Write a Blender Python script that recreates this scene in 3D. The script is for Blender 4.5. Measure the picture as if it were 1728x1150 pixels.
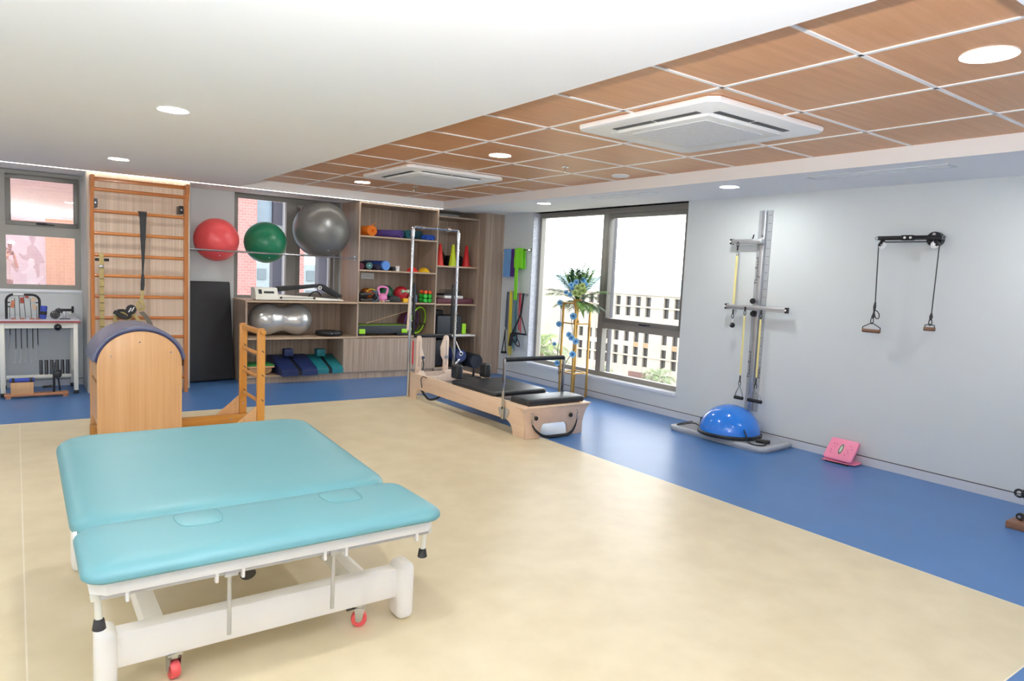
import bpy, bmesh, math, random
from mathutils import Vector, Matrix
random.seed(7)
PI = math.pi
S = bpy.context.scene
COL = S.collection
for o in list(bpy.data.objects):
    bpy.data.objects.remove(o)

# ------------------------------------------------------------------ camera
def cam_matrix(yaw, pitch, roll):
    ca, sa = math.cos(yaw), math.sin(yaw)
    fw = Vector((sa*math.cos(pitch), ca*math.cos(pitch), -math.sin(pitch)))
    rt = Vector((ca, -sa, 0)); up = rt.cross(fw)
    r = rt*math.cos(roll) + up*math.sin(roll)
    u = -rt*math.sin(roll) + up*math.cos(roll)
    return Matrix(((r.x, u.x, -fw.x), (r.y, u.y, -fw.y), (r.z, u.z, -fw.z))).to_4x4()
cd = bpy.data.cameras.new('camera')
cam = bpy.data.objects.new('camera', cd); COL.objects.link(cam)
cd.sensor_fit = 'HORIZONTAL'; cd.sensor_width = 36.0
cd.lens = 36.0*1163.219/1728.0
cd.clip_start = 0.05; cd.clip_end = 5000
cam.matrix_world = Matrix.Translation((0, 0, 1.5)) @ cam_matrix(0.626469, 0.0938698, 0.0468083)
S.camera = cam

# ------------------------------------------------------------------ exposure, world
S.view_settings.view_transform = 'Standard'
S.view_settings.look = 'None'
S.view_settings.exposure = 0.70
S.view_settings.gamma = 1.0
S.view_settings.use_curve_mapping = False
S.cycles.use_denoising = True
S.cycles.max_bounces = 10
S.cycles.diffuse_bounces = 6
S.cycles.glossy_bounces = 5
S.cycles.transparent_max_bounces = 12
S.cycles.caustics_reflective = False
S.cycles.caustics_refractive = False
S.cycles.sample_clamp_indirect = 6.0

W = bpy.data.worlds.new('overcast_sky'); S.world = W; W.use_nodes = True
nt = W.node_tree; nt.nodes.clear()
wo = nt.nodes.new('ShaderNodeOutputWorld'); bg = nt.nodes.new('ShaderNodeBackground')
tc = nt.nodes.new('ShaderNodeTexCoord'); sep = nt.nodes.new('ShaderNodeSeparateXYZ')
rp = nt.nodes.new('ShaderNodeValToRGB')
nt.links.new(tc.outputs['Generated'], sep.inputs[0]); nt.links.new(sep.outputs['Z'], rp.inputs[0])
rp.color_ramp.elements[0].position = 0.0; rp.color_ramp.elements[0].color = (0.84, 0.94, 1.0, 1)
rp.color_ramp.elements[1].position = 0.25; rp.color_ramp.elements[1].color = (0.96, 0.985, 1.0, 1)
nt.links.new(rp.outputs[0], bg.inputs['Color']); bg.inputs['Strength'].default_value = 3.2
nt.links.new(bg.outputs[0], wo.inputs['Surface'])

# the photographer's flash, held above the camera and bounced off the ceiling
def area(name, loc, rot, size, power, color=(1, 1, 1), shape='DISK', spread=PI, size_y=None):
    l = bpy.data.lights.new(name, 'AREA'); l.shape = shape; l.size = size
    if size_y: l.size_y = size_y
    l.energy = power; l.color = color; l.spread = spread
    o = bpy.data.objects.new(name, l); COL.objects.link(o)
    o.location = loc; o.rotation_euler = rot
    return o
area('bounce_flash', (-0.05, -0.07, 1.715), (PI-0.36, 0.14, 0), 0.09, 195.0, (1.0, 1.0, 1.0))
LAMP_EMIT = 130.0      # radiance of the downlight diffusers
LED_EMIT = 4.5

# ------------------------------------------------------------------ materials
def lin(c):
    out = []
    for v in c:
        v = v/255.0
        out.append(v/12.92 if v <= 0.04045 else ((v+0.055)/1.055)**2.4)
    return (out[0], out[1], out[2], 1.0)
MATS = {}
def _new(name):
    m = bpy.data.materials.new(name); m.use_nodes = True
    n = m.node_tree; n.nodes.clear()
    out = n.nodes.new('ShaderNodeOutputMaterial'); b = n.nodes.new('ShaderNodeBsdfPrincipled')
    n.links.new(b.outputs[0], out.inputs[0])
    MATS[name] = m
    return m, n, b, out
def _coord(n, scale, rot=(0, 0, 0)):
    t = n.nodes.new('ShaderNodeTexCoord'); mp = n.nodes.new('ShaderNodeMapping')
    mp.inputs['Scale'].default_value = scale; mp.inputs['Rotation'].default_value = rot
    n.links.new(t.outputs['Object'], mp.inputs[0])
    return mp.outputs[0]
def mat(name, rgb, rough=0.5, metal=0.0, var=0.05, scale=6.0, bump=0.0, bscale=120.0, coat=0.0, spec=0.5, rgb2=None, sheen=0.0):
    if name in MATS: return MATS[name]
    m, n, b, out = _new(name)
    c = lin(rgb)
    v = _coord(n, (1, 1, 1))
    nz = n.nodes.new('ShaderNodeTexNoise'); nz.inputs['Scale'].default_value = scale; nz.inputs['Detail'].default_value = 3
    n.links.new(v, nz.inputs['Vector'])
    r = n.nodes.new('ShaderNodeValToRGB')
    c2 = lin(rgb2) if rgb2 else None
    lo = c2 if c2 else tuple(x*(1-var) for x in c[:3])+(1,)
    hi = c if c2 else tuple(min(1, x*(1+var)) for x in c[:3])+(1,)
    r.color_ramp.elements[0].color = lo; r.color_ramp.elements[1].color = hi
    r.color_ramp.elements[0].position = 0.3; r.color_ramp.elements[1].position = 0.7
    n.links.new(nz.outputs[0], r.inputs[0]); n.links.new(r.outputs[0], b.inputs['Base Color'])
    b.inputs['Roughness'].default_value = rough; b.inputs['Metallic'].default_value = metal
    b.inputs['Coat Weight'].default_value = coat; b.inputs['Specular IOR Level'].default_value = spec
    if sheen: b.inputs['Sheen Weight'].default_value = sheen
    if bump:
        n2 = n.nodes.new('ShaderNodeTexNoise'); n2.inputs['Scale'].default_value = bscale
        n.links.new(v, n2.inputs['Vector'])
        bp = n.nodes.new('ShaderNodeBump'); bp.inputs['Strength'].default_value = bump; bp.inputs['Distance'].default_value = 0.01
        n.links.new(n2.outputs[0], bp.inputs['Height']); n.links.new(bp.outputs[0], b.inputs['Normal'])
    return m
def wood(name, dark, light, axis='z', freq=45.0, rough=0.45, along=0.8, coat=0.0):
    if name in MATS: return MATS[name]
    m, n, b, out = _new(name)
    sc = [freq, freq, freq]; sc['xyz'.index(axis)] = along
    v = _coord(n, sc)
    nz = n.nodes.new('ShaderNodeTexNoise'); nz.inputs['Scale'].default_value = 1.0
    nz.inputs['Detail'].default_value = 5; nz.inputs['Roughness'].default_value = 0.62
    n.links.new(v, nz.inputs['Vector'])
    r = n.nodes.new('ShaderNodeValToRGB')
    r.color_ramp.elements[0].position = 0.32; r.color_ramp.elements[1].position = 0.68
    r.color_ramp.elements[0].color = lin(dark); r.color_ramp.elements[1].color = lin(light)
    n.links.new(nz.outputs[0], r.inputs[0]); n.links.new(r.outputs[0], b.inputs['Base Color'])
    b.inputs['Roughness'].default_value = rough; b.inputs['Coat Weight'].default_value = coat
    return m
def emit(name, rgb, strength):
    m = bpy.data.materials.new(name); m.use_nodes = True; n = m.node_tree; n.nodes.clear()
    out = n.nodes.new('ShaderNodeOutputMaterial'); e = n.nodes.new('ShaderNodeEmission')
    e.inputs[0].default_value = lin(rgb); e.inputs[1].default_value = strength
    n.links.new(e.outputs[0], out.inputs[0]); MATS[name] = m
    return m
def glass(name, reflect, tint=(255, 255, 255), fres=True):
    m = bpy.data.materials.new(name); m.use_nodes = True; n = m.node_tree; n.nodes.clear()
    out = n.nodes.new('ShaderNodeOutputMaterial'); mx = n.nodes.new('ShaderNodeMixShader')
    tr = n.nodes.new('ShaderNodeBsdfTransparent'); gl = n.nodes.new('ShaderNodeBsdfGlossy')
    tr.inputs[0].default_value = lin(tint); gl.inputs['Roughness'].default_value = 0.0
    gl.inputs[0].default_value = (1, 1, 1, 1)
    lw = n.nodes.new('ShaderNodeLayerWeight'); lw.inputs[0].default_value = 0.5
    pw = n.nodes.new('ShaderNodeMath'); pw.operation = 'POWER'; pw.inputs[1].default_value = 5.0
    ad = n.nodes.new('ShaderNodeMath'); ad.operation = 'MULTIPLY_ADD'; ad.inputs[1].default_value = 0.6*(1-reflect); ad.inputs[2].default_value = reflect+0.02; ad.use_clamp = True
    n.links.new(lw.outputs['Facing'], pw.inputs[0]); n.links.new(pw.outputs[0], ad.inputs[0]); n.links.new(ad.outputs[0], mx.inputs[0])
    n.links.new(tr.outputs[0], mx.inputs[1]); n.links.new(gl.outputs[0], mx.inputs[2])
    n.links.new(mx.outputs[0], out.inputs[0]); MATS[name] = m
    return m
def brick(name, c1, c2, mortar, flip, scale=4.0):
    m, n, b, out = _new(name)
    t = n.nodes.new('ShaderNodeTexCoord'); sp = n.nodes.new('ShaderNodeSeparateXYZ'); cb = n.nodes.new('ShaderNodeCombineXYZ')
    n.links.new(t.outputs['Object'], sp.inputs[0])
    n.links.new(sp.outputs['X' if flip == 'x' else 'Y'], cb.inputs[0]); n.links.new(sp.outputs['Z'], cb.inputs[1])
    br = n.nodes.new('ShaderNodeTexBrick'); br.inputs['Scale'].default_value = scale
    br.inputs['Color1'].default_value = lin(c1); br.inputs['Color2'].default_value = lin(c2); br.inputs['Mortar'].default_value = lin(mortar)
    br.inputs['Mortar Size'].default_value = 0.015
    n.links.new(cb.outputs[0], br.inputs['Vector']); n.links.new(br.outputs[0], b.inputs['Base Color'])
    b.inputs['Roughness'].default_value = 0.9
    return m

M_wall = mat('grey_wall_paint', (210, 215, 215), 0.75, var=0.015, scale=2)
M_ceil = mat('white_ceiling_paint', (242, 242, 242), 0.85, var=0.01, scale=1)
M_base = mat('pale_baseboard', (205, 208, 214), 0.35, var=0.02)
M_gap = mat('dark_joint', (70, 70, 70), 0.8)
M_woodceil = wood('ceiling_veneer', (204, 146, 98), (220, 164, 116), 'x', 26, 0.38, 1.5)
M_tbar = mat('white_tbar', (246, 246, 246), 0.35, 0.0, var=0.01)
M_lam = wood('oak_laminate', (146, 125, 108), (188, 168, 149), 'z', 55, 0.42, 0.9)
M_lamh = wood('oak_laminate_edge', (176, 150, 124), (196, 170, 143), 'x', 30, 0.42, 0.9)
M_lampan = wood('wallbar_backing', (200, 178, 154), (230, 210, 188), 'z', 60, 0.45, 0.7)
M_barwood = wood('varnished_bar_wood', (176, 103, 50), (204, 132, 72), 'z', 30, 0.32, 1.2, 0.3)
M_rungwood = wood('varnished_rung_wood', (180, 106, 52), (208, 136, 74), 'x', 30, 0.3, 1.2, 0.3)
M_barrel = wood('beech_panel', (206, 158, 110), (218, 174, 126), 'z', 38, 0.4, 0.9)
M_ladder = wood('amber_ladder_wood', (196, 132, 52), (212, 152, 72), 'z', 25, 0.35, 1.2, 0.3)
M_ladderx = wood('amber_ladder_rail_wood', (190, 128, 50), (208, 148, 68), 'x', 25, 0.35, 1.2, 0.3)
M_maple = wood('pale_maple', (226, 196, 168), (238, 212, 186), 'y', 22, 0.4, 1.0, 0.1)
M_maplez = wood('pale_maple_upright', (222, 200, 182), (236, 216, 198), 'z', 22, 0.4, 1.0, 0.1)
M_teal = mat('teal_vinyl', (106, 160, 167), 0.42, var=0.03, scale=3, bump=0.04, bscale=500)
M_whitem = mat('white_powder_coat', (252, 252, 251), 0.35, var=0.01)
M_cream = mat('cream_powder_coat', (236, 236, 226), 0.4, var=0.01)
M_chrome = mat('chrome', (198, 200, 203), 0.14, 1.0, var=0.02)
M_alu = mat('brushed_aluminium', (196, 198, 202), 0.34, 0.8, var=0.04)
M_alud = mat('grey_aluminium', (160, 162, 166), 0.4, 0.5, var=0.04)
M_black = mat('black_rubber', (26, 27, 30), 0.5, var=0.15)
M_blackv = mat('black_vinyl', (38, 40, 44), 0.36, var=0.1, scale=3, bump=0.03, bscale=400)
M_blackm = mat('black_metal', (24, 25, 30), 0.34, 0.2, var=0.1)
M_frame = mat('grey_window_frame', (142, 139, 133), 0.45, 0.25, var=0.03)
M_framed = mat('dark_grey_window_frame', (122, 120, 115), 0.45, 0.25, var=0.03)
M_granite = mat('speckled_granite', (206, 210, 220), 0.25, var=0.3, scale=90, rgb2=(150, 156, 172))
M_sill = mat('pale_marble_sill', (226, 230, 236), 0.2, var=0.04)
M_lamp = emit('lamp_diffuser', (252, 254, 252), LAMP_EMIT)
M_led = emit('led_strip_glow', (255, 248, 236), LED_EMIT)
M_red = mat('red_plastic', (222, 38, 40), 0.3)
M_white = mat('white_plastic', (236, 236, 234), 0.4)
M_navy = mat('navy_vinyl', (30, 44, 88), 0.42, var=0.08)
M_glassR = glass('clear_window_glass', 0.0)
M_glassL = glass('reflective_window_glass', 0.38)

# ------------------------------------------------------------------ geometry builder
def rrect(x0, x1, y0, y1, r, n=6):
    pts = []
    for cx, cy, a0 in ((x1-r, y1-r, 0), (x0+r, y1-r, PI/2), (x0+r, y0+r, PI), (x1-r, y0+r, 1.5*PI)):
        for i in range(n+1):
            a = a0+i*PI/2/n; pts.append((cx+r*math.cos(a), cy+r*math.sin(a)))
    return pts
def spline(pts, k=6, closed=False):
    P = [Vector(p) for p in pts]; n = len(P); out = []
    segs = n if closed else n-1
    for i in range(segs):
        p1, p2 = P[i], P[(i+1) % n]
        p0 = P[(i-1) % n] if closed or i > 0 else p1*2-p2
        p3 = P[(i+2) % n] if closed or i < n-2 else p2*2-p1
        for j in range(k):
            t = j/k
            out.append(0.5*((2*p1)+(p2-p0)*t+(2*p0-5*p1+4*p2-p3)*t*t+(3*p1-p0-3*p2+p3)*t**3))
    if not closed: out.append(P[-1])
    return out
def circ(c, r, n=24, axis='z', a0=0, a1=2*PI, ry=None):
    ry = r if ry is None else ry; out = []
    full = abs(a1-a0-2*PI) < 1e-6
    for i in range(n if full else n+1):
        a = a0+(a1-a0)*i/n; u, v = r*math.cos(a), ry*math.sin(a)
        out.append(Vector(c)+Vector({'z': (u, v, 0), 'y': (u, 0, v), 'x': (0, u, v)}[axis]))
    return out
LOFT = [(0.006, 0.0), (0.0, 0.010), (0.0, 0.024), (0.004, 0.037), (0.014, 0.050), (0.030, 0.061), (0.052, 0.068), (0.085, 0.072), (0.16, 0.074)]
class MB:
    def __init__(s, m=None):
        s.bm = bmesh.new(); s.mats = []; s.T = None; s.ci = 0
        if m: s.m(m)
    def m(s, mt):
        if mt not in s.mats: s.mats.append(mt)
        s.ci = s.mats.index(mt); return s
    def _add(s, tb):
        if s.T is not None: tb.transform(s.T)
        for f in tb.faces: f.material_index = s.ci
        me = bpy.data.meshes.new('tmp'); tb.to_mesh(me); tb.free()
        s.bm.from_mesh(me); bpy.data.meshes.remove(me)
        return s
    def box(s, x0, x1, y0, y1, z0, z1, b=0.0, seg=2, taper=None):
        tb = bmesh.new(); bmesh.ops.create_cube(tb, size=1.0)
        for v in tb.verts:
            top = v.co.z > 0; k = taper if (taper and top) else 1.0
            cx, cy = (x0+x1)/2, (y0+y1)/2
            v.co = Vector((cx+v.co.x*(x1-x0)*k, cy+v.co.y*(y1-y0)*k, z1 if top else z0))
        if b:
            bmesh.ops.bevel(tb, geom=list(tb.edges), offset=b, segments=seg, profile=0.5, affect='EDGES')
        return s._add(tb)
    def prism(s, pts, axis, a0, a1, b=0.0, seg=2):
        tb = bmesh.new()
        f = {'x': lambda p, a: (a, p[0], p[1]), 'y': lambda p, a: (p[0], a, p[1]), 'z': lambda p, a: (p[0], p[1], a)}[axis]
        A = [tb.verts.new(f(p, a0)) for p in pts]; B = [tb.verts.new(f(p, a1)) for p in pts]
        n = len(pts)
        ca = tb.faces.new(A); cb = tb.faces.new(B)
        for i in range(n): tb.faces.new((A[i], A[(i+1) % n], B[(i+1) % n], B[i]))
        bmesh.ops.recalc_face_normals(tb, faces=list(tb.faces))
        if b:
            ed = list(set(ca.edges) | set(cb.edges))
            bmesh.ops.bevel(tb, geom=ed, offset=b, segments=seg, profile=0.5, affect='EDGES')
        return s._add(tb)
    def loft(s, x0, x1, y0, y1, z, r, layers, n=8):
        tb = bmesh.new(); rings = []
        for ins, h in layers:
            rr_ = max(r-0.45*ins, 0.03)
            rings.append([tb.verts.new((px_, py_, z+h)) for px_, py_ in rrect(x0+ins, x1-ins, y0+ins, y1-ins, rr_, n)])
        N = len(rings[0])
        for a, b2 in zip(rings, rings[1:]):
            for j in range(N): tb.faces.new((a[j], a[(j+1) % N], b2[(j+1) % N], b2[j]))
        tb.faces.new(rings[0]); tb.faces.new(rings[-1])
        bmesh.ops.recalc_face_normals(tb, faces=list(tb.faces))
        return s._add(tb)
    def poly(s, pts):
        tb = bmesh.new(); tb.faces.new([tb.verts.new(p) for p in pts]); return s._add(tb)
    def tube(s, pts, r, n=10, closed=False, caps=True):
        P = [Vector(p) for p in pts]; N = len(P); tb = bmesh.new(); rings = []
        R = r if isinstance(r, (list, tuple)) else [r]*N
        def tan(i):
            if closed: return (P[(i+1) % N]-P[(i-1) % N]).normalized()
            if i == 0: return (P[1]-P[0]).normalized()
            if i == N-1: return (P[-1]-P[-2]).normalized()
            return ((P[i+1]-P[i]).normalized()+(P[i]-P[i-1]).normalized()).normalized()
        t = tan(0); u = t.orthogonal().normalized()
        for i in range(N):
            t2 = tan(i)
            u = (t.rotation_difference(t2) @ u); u = (u-t2*u.dot(t2)).normalized(); t = t2
            w = t.cross(u)
            rings.append([tb.verts.new(P[i]+(u*math.cos(2*PI*j/n)+w*math.sin(2*PI*j/n))*R[i]) for j in range(n)])
        for i in range(N if closed else N-1):
            a, b2 = rings[i], rings[(i+1) % N]
            for j in range(n): tb.faces.new((a[j], a[(j+1) % n], b2[(j+1) % n], b2[j]))
        if caps and not closed:
            tb.faces.new(list(reversed(rings[0]))); tb.faces.new(rings[-1])
        bmesh.ops.recalc_face_normals(tb, faces=list(tb.faces))
        return s._add(tb)
    def cyl(s, p0, p1, r, n=20, r2=None, b=0.0):
        p0, p1 = Vector(p0), Vector(p1); r2 = r if r2 is None else r2
        if b:
            d = (p1-p0).normalized()
            return s.tube([p0, p0+d*1e-4, p0+d*b, p1-d*b, p1-d*1e-4, p1], [r-b, r-b*0.9, r, r2, r2-b*0.9, r2-b], n)
        return s.tube([p0, p1], [r, r2], n)
    def lathe(s, prof, c=(0, 0, 0), axis='z', n=28):
        tb = bmesh.new(); rings = []
        for r, h in prof:
            ring = []
            for j in range(n):
                a = 2*PI*j/n; u, v = max(r, 1e-5)*math.cos(a), max(r, 1e-5)*math.sin(a)
                p = {'z': (u, v, h), 'y': (u, h, v), 'x': (h, u, v)}[axis]
                ring.append(tb.verts.new(Vector(c)+Vector(p)))
            rings.append(ring)
        for i in range(len(rings)-1):
            a, b2 = rings[i], rings[i+1]
            for j in range(n): tb.faces.new((a[j], a[(j+1) % n], b2[(j+1) % n], b2[j]))
        tb.faces.new(rings[0]); tb.faces.new(rings[-1])
        bmesh.ops.remove_doubles(tb, verts=list(tb.verts), dist=2e-5)
        bmesh.ops.recalc_face_normals(tb, faces=list(tb.faces))
        return s._add(tb)
    def ball(s, c, r, sc=(1, 1, 1), seg=28, rings=16):
        tb = bmesh.new(); bmesh.ops.create_uvsphere(tb, u_segments=seg, v_segments=rings, radius=r)
        for v in tb.verts: v.co = Vector((v.co.x*sc[0]+c[0], v.co.y*sc[1]+c[1], v.co.z*sc[2]+c[2]))
        return s._add(tb)
    def ribbon(s, pts, w, t):
        """strap along pts; w = width vector (or list of vectors), t = thickness"""
        P = [Vector(p) for p in pts]; N = len(P); tb = bmesh.new(); rings = []
        for i in range(N):
            wv = Vector(w[i]) if isinstance(w, list) else Vector(w)
            d = (P[min(i+1, N-1)]-P[max(i-1, 0)]).normalized()
            nr = d.cross(wv).normalized()*t*0.5; h = wv*0.5
            rings.append([tb.verts.new(P[i]+q) for q in (h+nr, -h+nr, -h-nr, h-nr)])
        for i in range(N-1):
            a, b2 = rings[i], rings[i+1]
            for j in range(4): tb.faces.new((a[j], a[(j+1) % 4], b2[(j+1) % 4], b2[j]))
        tb.faces.new(rings[0]); tb.faces.new(rings[-1])
        bmesh.ops.recalc_face_normals(tb, faces=list(tb.faces))
        return s._add(tb)
    def torus(s, c, R, r, axis='z', n=40, m=10, ry=None):
        return s.tube(circ(c, R, n, axis, ry=ry), r, m, closed=True)
    def text(s, body, size, depth, M):
        cu = bpy.data.curves.new('txt', 'FONT'); cu.body = body; cu.size = size; cu.extrude = depth
        cu.align_x = 'CENTER'; cu.align_y = 'CENTER'
        o = bpy.data.objects.new('txt', cu); COL.objects.link(o)
        dg = bpy.context.evaluated_depsgraph_get(); me = bpy.data.meshes.new_from_object(o.evaluated_get(dg))
        bpy.data.objects.remove(o); bpy.data.curves.remove(cu)
        tb = bmesh.new(); tb.from_mesh(me); bpy.data.meshes.remove(me); tb.transform(M)
        return s._add(tb)
    def build(s, name, parent=None, sharp=38.0, **tags):
        bm = s.bm; ang = math.radians(sharp)
        for f in bm.faces: f.smooth = True
        for e in bm.edges:
            e.smooth = not (len(e.link_faces) == 2 and e.calc_face_angle(0) > ang)
        if parent is None:
            xs = [v.co for v in bm.verts]
            base = Vector(((min(v.x for v in xs)+max(v.x for v in xs))/2, (min(v.y for v in xs)+max(v.y for v in xs))/2, min(v.z for v in xs)))
        else:
            base = BASE[parent]
        bm.transform(Matrix.Translation(-base))
        me = bpy.data.meshes.new(name); bm.to_mesh(me); bm.free()
        for mt in s.mats: me.materials.append(mt)
        o = bpy.data.objects.new(name, me); COL.objects.link(o)
        BASE[o] = base
        if parent is None: o.location = base
        else: o.parent = parent
        for k, v in tags.items(): o[k] = v
        return o
BASE = {}
def thing(name, label, cat, loc, group=None):
    o = bpy.data.objects.new(name, None); COL.objects.link(o); o.empty_display_size = 0.1
    o.location = loc; BASE[o] = Vector(loc); o['label'] = label; o['category'] = cat
    if group: o['group'] = group
    return o
def one(mb, name, label, cat, group=None, sharp=38.0):
    o = mb.build(name, None, sharp); o['label'] = label; o['category'] = cat
    if group: o['group'] = group
    return o
def struct(mb, name, parent=None):
    o = mb.build(name, parent)
    if parent is None: o['kind'] = 'structure'
    return o
def copy_tree(o, label=None, loc=None, parent=None):
    c = o.copy(); COL.objects.link(c); BASE[c] = BASE[o].copy()
    if parent is not None: c.parent = parent
    if label: c['label'] = label
    if loc is not None: c.location = loc; BASE[c] = Vector(loc)
    for ch in list(o.children): copy_tree(ch, None, None, c)
    return c
def rotT(c, ang, axis='Z'):
    return Matrix.Translation(c) @ Matrix.Rotation(ang, 4, axis) @ Matrix.Translation(-Vector(c))
# ================================================================== the room
XR, YB, XL, YF, ZC, ZW = 5.985, 9.38, -2.6, -1.6, 2.40, 2.51
# floor: cream sheet vinyl with a blue border, thin weld lines between the sheets
M_cream_floor = mat('cream_vinyl_floor', (221, 208, 176), 0.36, var=0.05, scale=5, rgb2=(211, 197, 164))
M_blue_floor = mat('blue_vinyl_floor', (76, 120, 176), 0.33, var=0.04, scale=3, spec=0.38)
M_weld = mat('weld_line', (234, 224, 204), 0.4)
xs = [XL-0.2, -2.0, 0.008, 0.014, 3.982, 3.988, XR+0.2]; ys = [YF-0.2, 0.920, 0.926, 7.355, 7.361, YB+0.2]
fl = MB()
for i in range(len(xs)-1):
    for j in range(len(ys)-1):
        xm, ym = (xs[i]+xs[i+1])/2, (ys[j]+ys[j+1])/2
        inx, iny = -2.0 < xm < 3.982, 0.926 < ym < 7.355
        if inx and iny: fl.m(M_weld if 0.008 < xm < 0.014 else M_cream_floor)
        elif (3.982 < xm < 3.988 and 0.92 < ym < 7.361) or ((0.92 < ym < 0.926 or 7.355 < ym < 7.361) and -2.0 < xm < 3.985): fl.m(M_weld)
        else: fl.m(M_blue_floor)
        fl.box(xs[i], xs[i+1], ys[j], ys[j+1], -0.12, 0.0)
struct(fl, 'floor')

# right wall with its big window opening
WY0, WY1, WZ0, WZ1 = 5.10, 7.89, 0.27, ZC
wr = MB(M_wall)
wr.box(XR, XR+0.24, YF-0.2, WY0, 0, 2.75).box(XR, XR+0.24, WY1, YB+0.2, 0, 2.75)
wr.box(XR, XR+0.24, WY0, WY1, 0, WZ0-0.03).box(XR, XR+0.24, WY0, WY1, ZC, 2.75)
struct(wr, 'wall_right')
# back wall with two window openings
B1, B2 = (-1.3, 0.625, 1.10), (2.30, 3.735, 1.03)
wb = MB(M_wall)
wb.box(XL-0.2, B1[0], YB, YB+0.22, 0, 2.75).box(B1[0], B1[1], YB, YB+0.22, 0, B1[2]-0.03).box(B1[0], B1[1], YB, YB+0.22, ZC, 2.75)
wb.box(B1[1], B2[0], YB, YB+0.22, 0, 2.75).box(B2[0], B2[1], YB, YB+0.22, 0, B2[2]-0.03).box(B2[0], B2[1], YB, YB+0.22, ZC, 2.75)
wb.box(B2[1], XR, YB, YB+0.22, 0, 2.75)
struct(wb, 'wall_back')
struct(MB(M_ceil).box(XL-0.2, XL, YF, YB, 0, 2.75), 'wall_left')
wf = MB(M_ceil).box(XL-0.2, XR+0.2, YF-0.2, YF, 0, 2.75)
struct(wf, 'wall_front')
# mural and timber panel on the wall behind the camera (seen mirrored in the left window)
M_lilac = mat('pale_lilac_mural', (236, 226, 232), 0.6); M_grey_sil = mat('grey_mural_figure', (186, 176, 184), 0.6)
one(MB(M_lilac).box(-0.6, 0.60, YF+0.002, YF+0.012, 0.15, 2.3), 'mural_board', 'pale lilac mural board on the wall behind the camera', 'mural')
def sil(pts, m, y0, y1, name, label):
    return one(MB(m).prism(pts, 'y', y0, y1), name, label, 'mural')
man = [(0.52, 0.2), (0.66, 0.3), (0.55, 0.55), (0.47, 0.8), (0.49, 1.0), (0.49, 1.25), (0.60, 1.28), (0.56, 1.42), (0.48, 1.58), (0.42, 1.68), (0.38, 1.70), (0.40, 1.78), (0.43, 1.86), (0.40, 1.96), (0.34, 1.98), (0.29, 1.93), (0.30, 1.84), (0.33, 1.76), (0.33, 1.70), (0.25, 1.64), (0.24, 1.45), (0.16, 1.44), (0.10, 1.50), (0.08, 1.44), (0.16, 1.34), (0.24, 1.32), (0.32, 1.30), (0.36, 1.1), (0.38, 0.8), (0.42, 0.5)]
sil(man, M_grey_sil, YF+0.012, YF+0.016, 'mural_figure', 'large grey silhouette of a moving figure on the lilac mural')
kid = [(0.22, 0.2), (0.44, 0.2), (0.42, 0.7), (0.52, 0.86), (0.58, 0.94), (0.55, 0.97), (0.44, 0.9), (0.41, 1.1), (0.36, 1.16), (0.40, 1.24), (0.38, 1.36), (0.30, 1.38), (0.25, 1.3), (0.28, 1.18), (0.22, 1.1), (0.12, 1.04), (0.14, 1.0), (0.24, 0.98)]
sil(kid, mat('white_mural_figure', (252, 250, 250), 0.6), YF+0.016, YF+0.020, 'mural_figure', 'small white silhouette of a figure in front of the grey one on the mural')
one(MB(wood('front_timber', (214, 160, 112), (228, 178, 130), 'z', 20)).box(0.62, 1.25, YF+0.002, YF+0.02, 0.0, 2.35), 'timber_panel', 'orange timber wall panel beside the lilac mural', 'panel')

# pier behind the wall bars, boxed column beside the shelf
pier = MB(mat('pier_paint', (188, 186, 182), 0.6, var=0.02)); pier.box(0.628, 1.66, 8.76, YB, 0, ZC)
struct(pier, 'column')
struct(MB(M_lampan).box(0.64, 1.65, 8.742, 8.76, 0.0, ZC), 'wall_panel')
struct(MB(M_lam).box(5.655, XR, 8.60, YB, 0.0, ZC), 'column')

# ceiling: white at 2.40 m with a recessed timber panel field at 2.51 m
RX0, RX1, RY0, RY1 = 2.18, 4.98, 0.90, 8.70
ce = MB(M_ceil)
ce.box(XL-0.2, RX0, YF-0.2, YB+0.2, ZC, 2.75).box(RX1, XR+0.24, YF-0.2, YB+0.2, ZC, 2.75)
ce.box(RX0, RX1, RY1, YB+0.2, ZC, 2.75).box(RX0, RX1, YF-0.2, RY0, ZC, 2.75)
struct(ce, 'ceiling')
cp = MB(M_woodceil)
gx = [RX0, 2.235, 2.95, 3.665, 4.38, RX1]; gy = [RY0]+[0.92+0.7135*k for k in range(1, 11)]+[RY1]
cp.box(RX0, RX1, RY0, RY1, ZW, 2.75)
struct(cp, 'ceiling_panels')
tb_ = MB(M_tbar)
for x in gx[1:-1]: tb_.box(x-0.011, x+0.011, RY0, RY1, ZW-0.005, ZW+0.002)
for y in gy[1:-1]: tb_.box(RX0, RX1, y-0.011, y+0.011, ZW-0.005, ZW+0.002)
struct(tb_, 'ceiling_grid')
one(MB(M_led).box(XL, RX1, 8.706, 8.732, ZC-0.003, ZC-0.0005), 'led_strip', 'long glowing white LED strip along the ceiling in front of the shelves', 'light strip')

# baseboards: pale board with a dark joint on top
def baseb(name, x0, x1, y0, y1):
    b = MB(M_base).box(x0, x1, y0, y1, 0, 0.072); b.m(M_gap)
    b.box(x0, x1, y0, y1, 0.072, 0.077); struct(b, name)
baseb('baseboard_right', XR-0.012, XR, YF, 8.60)
baseb('baseboard_back', XL, 0.628, YB-0.012, YB)
baseb('baseboard_middle', 1.66, 2.285, YB-0.012, YB)

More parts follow.
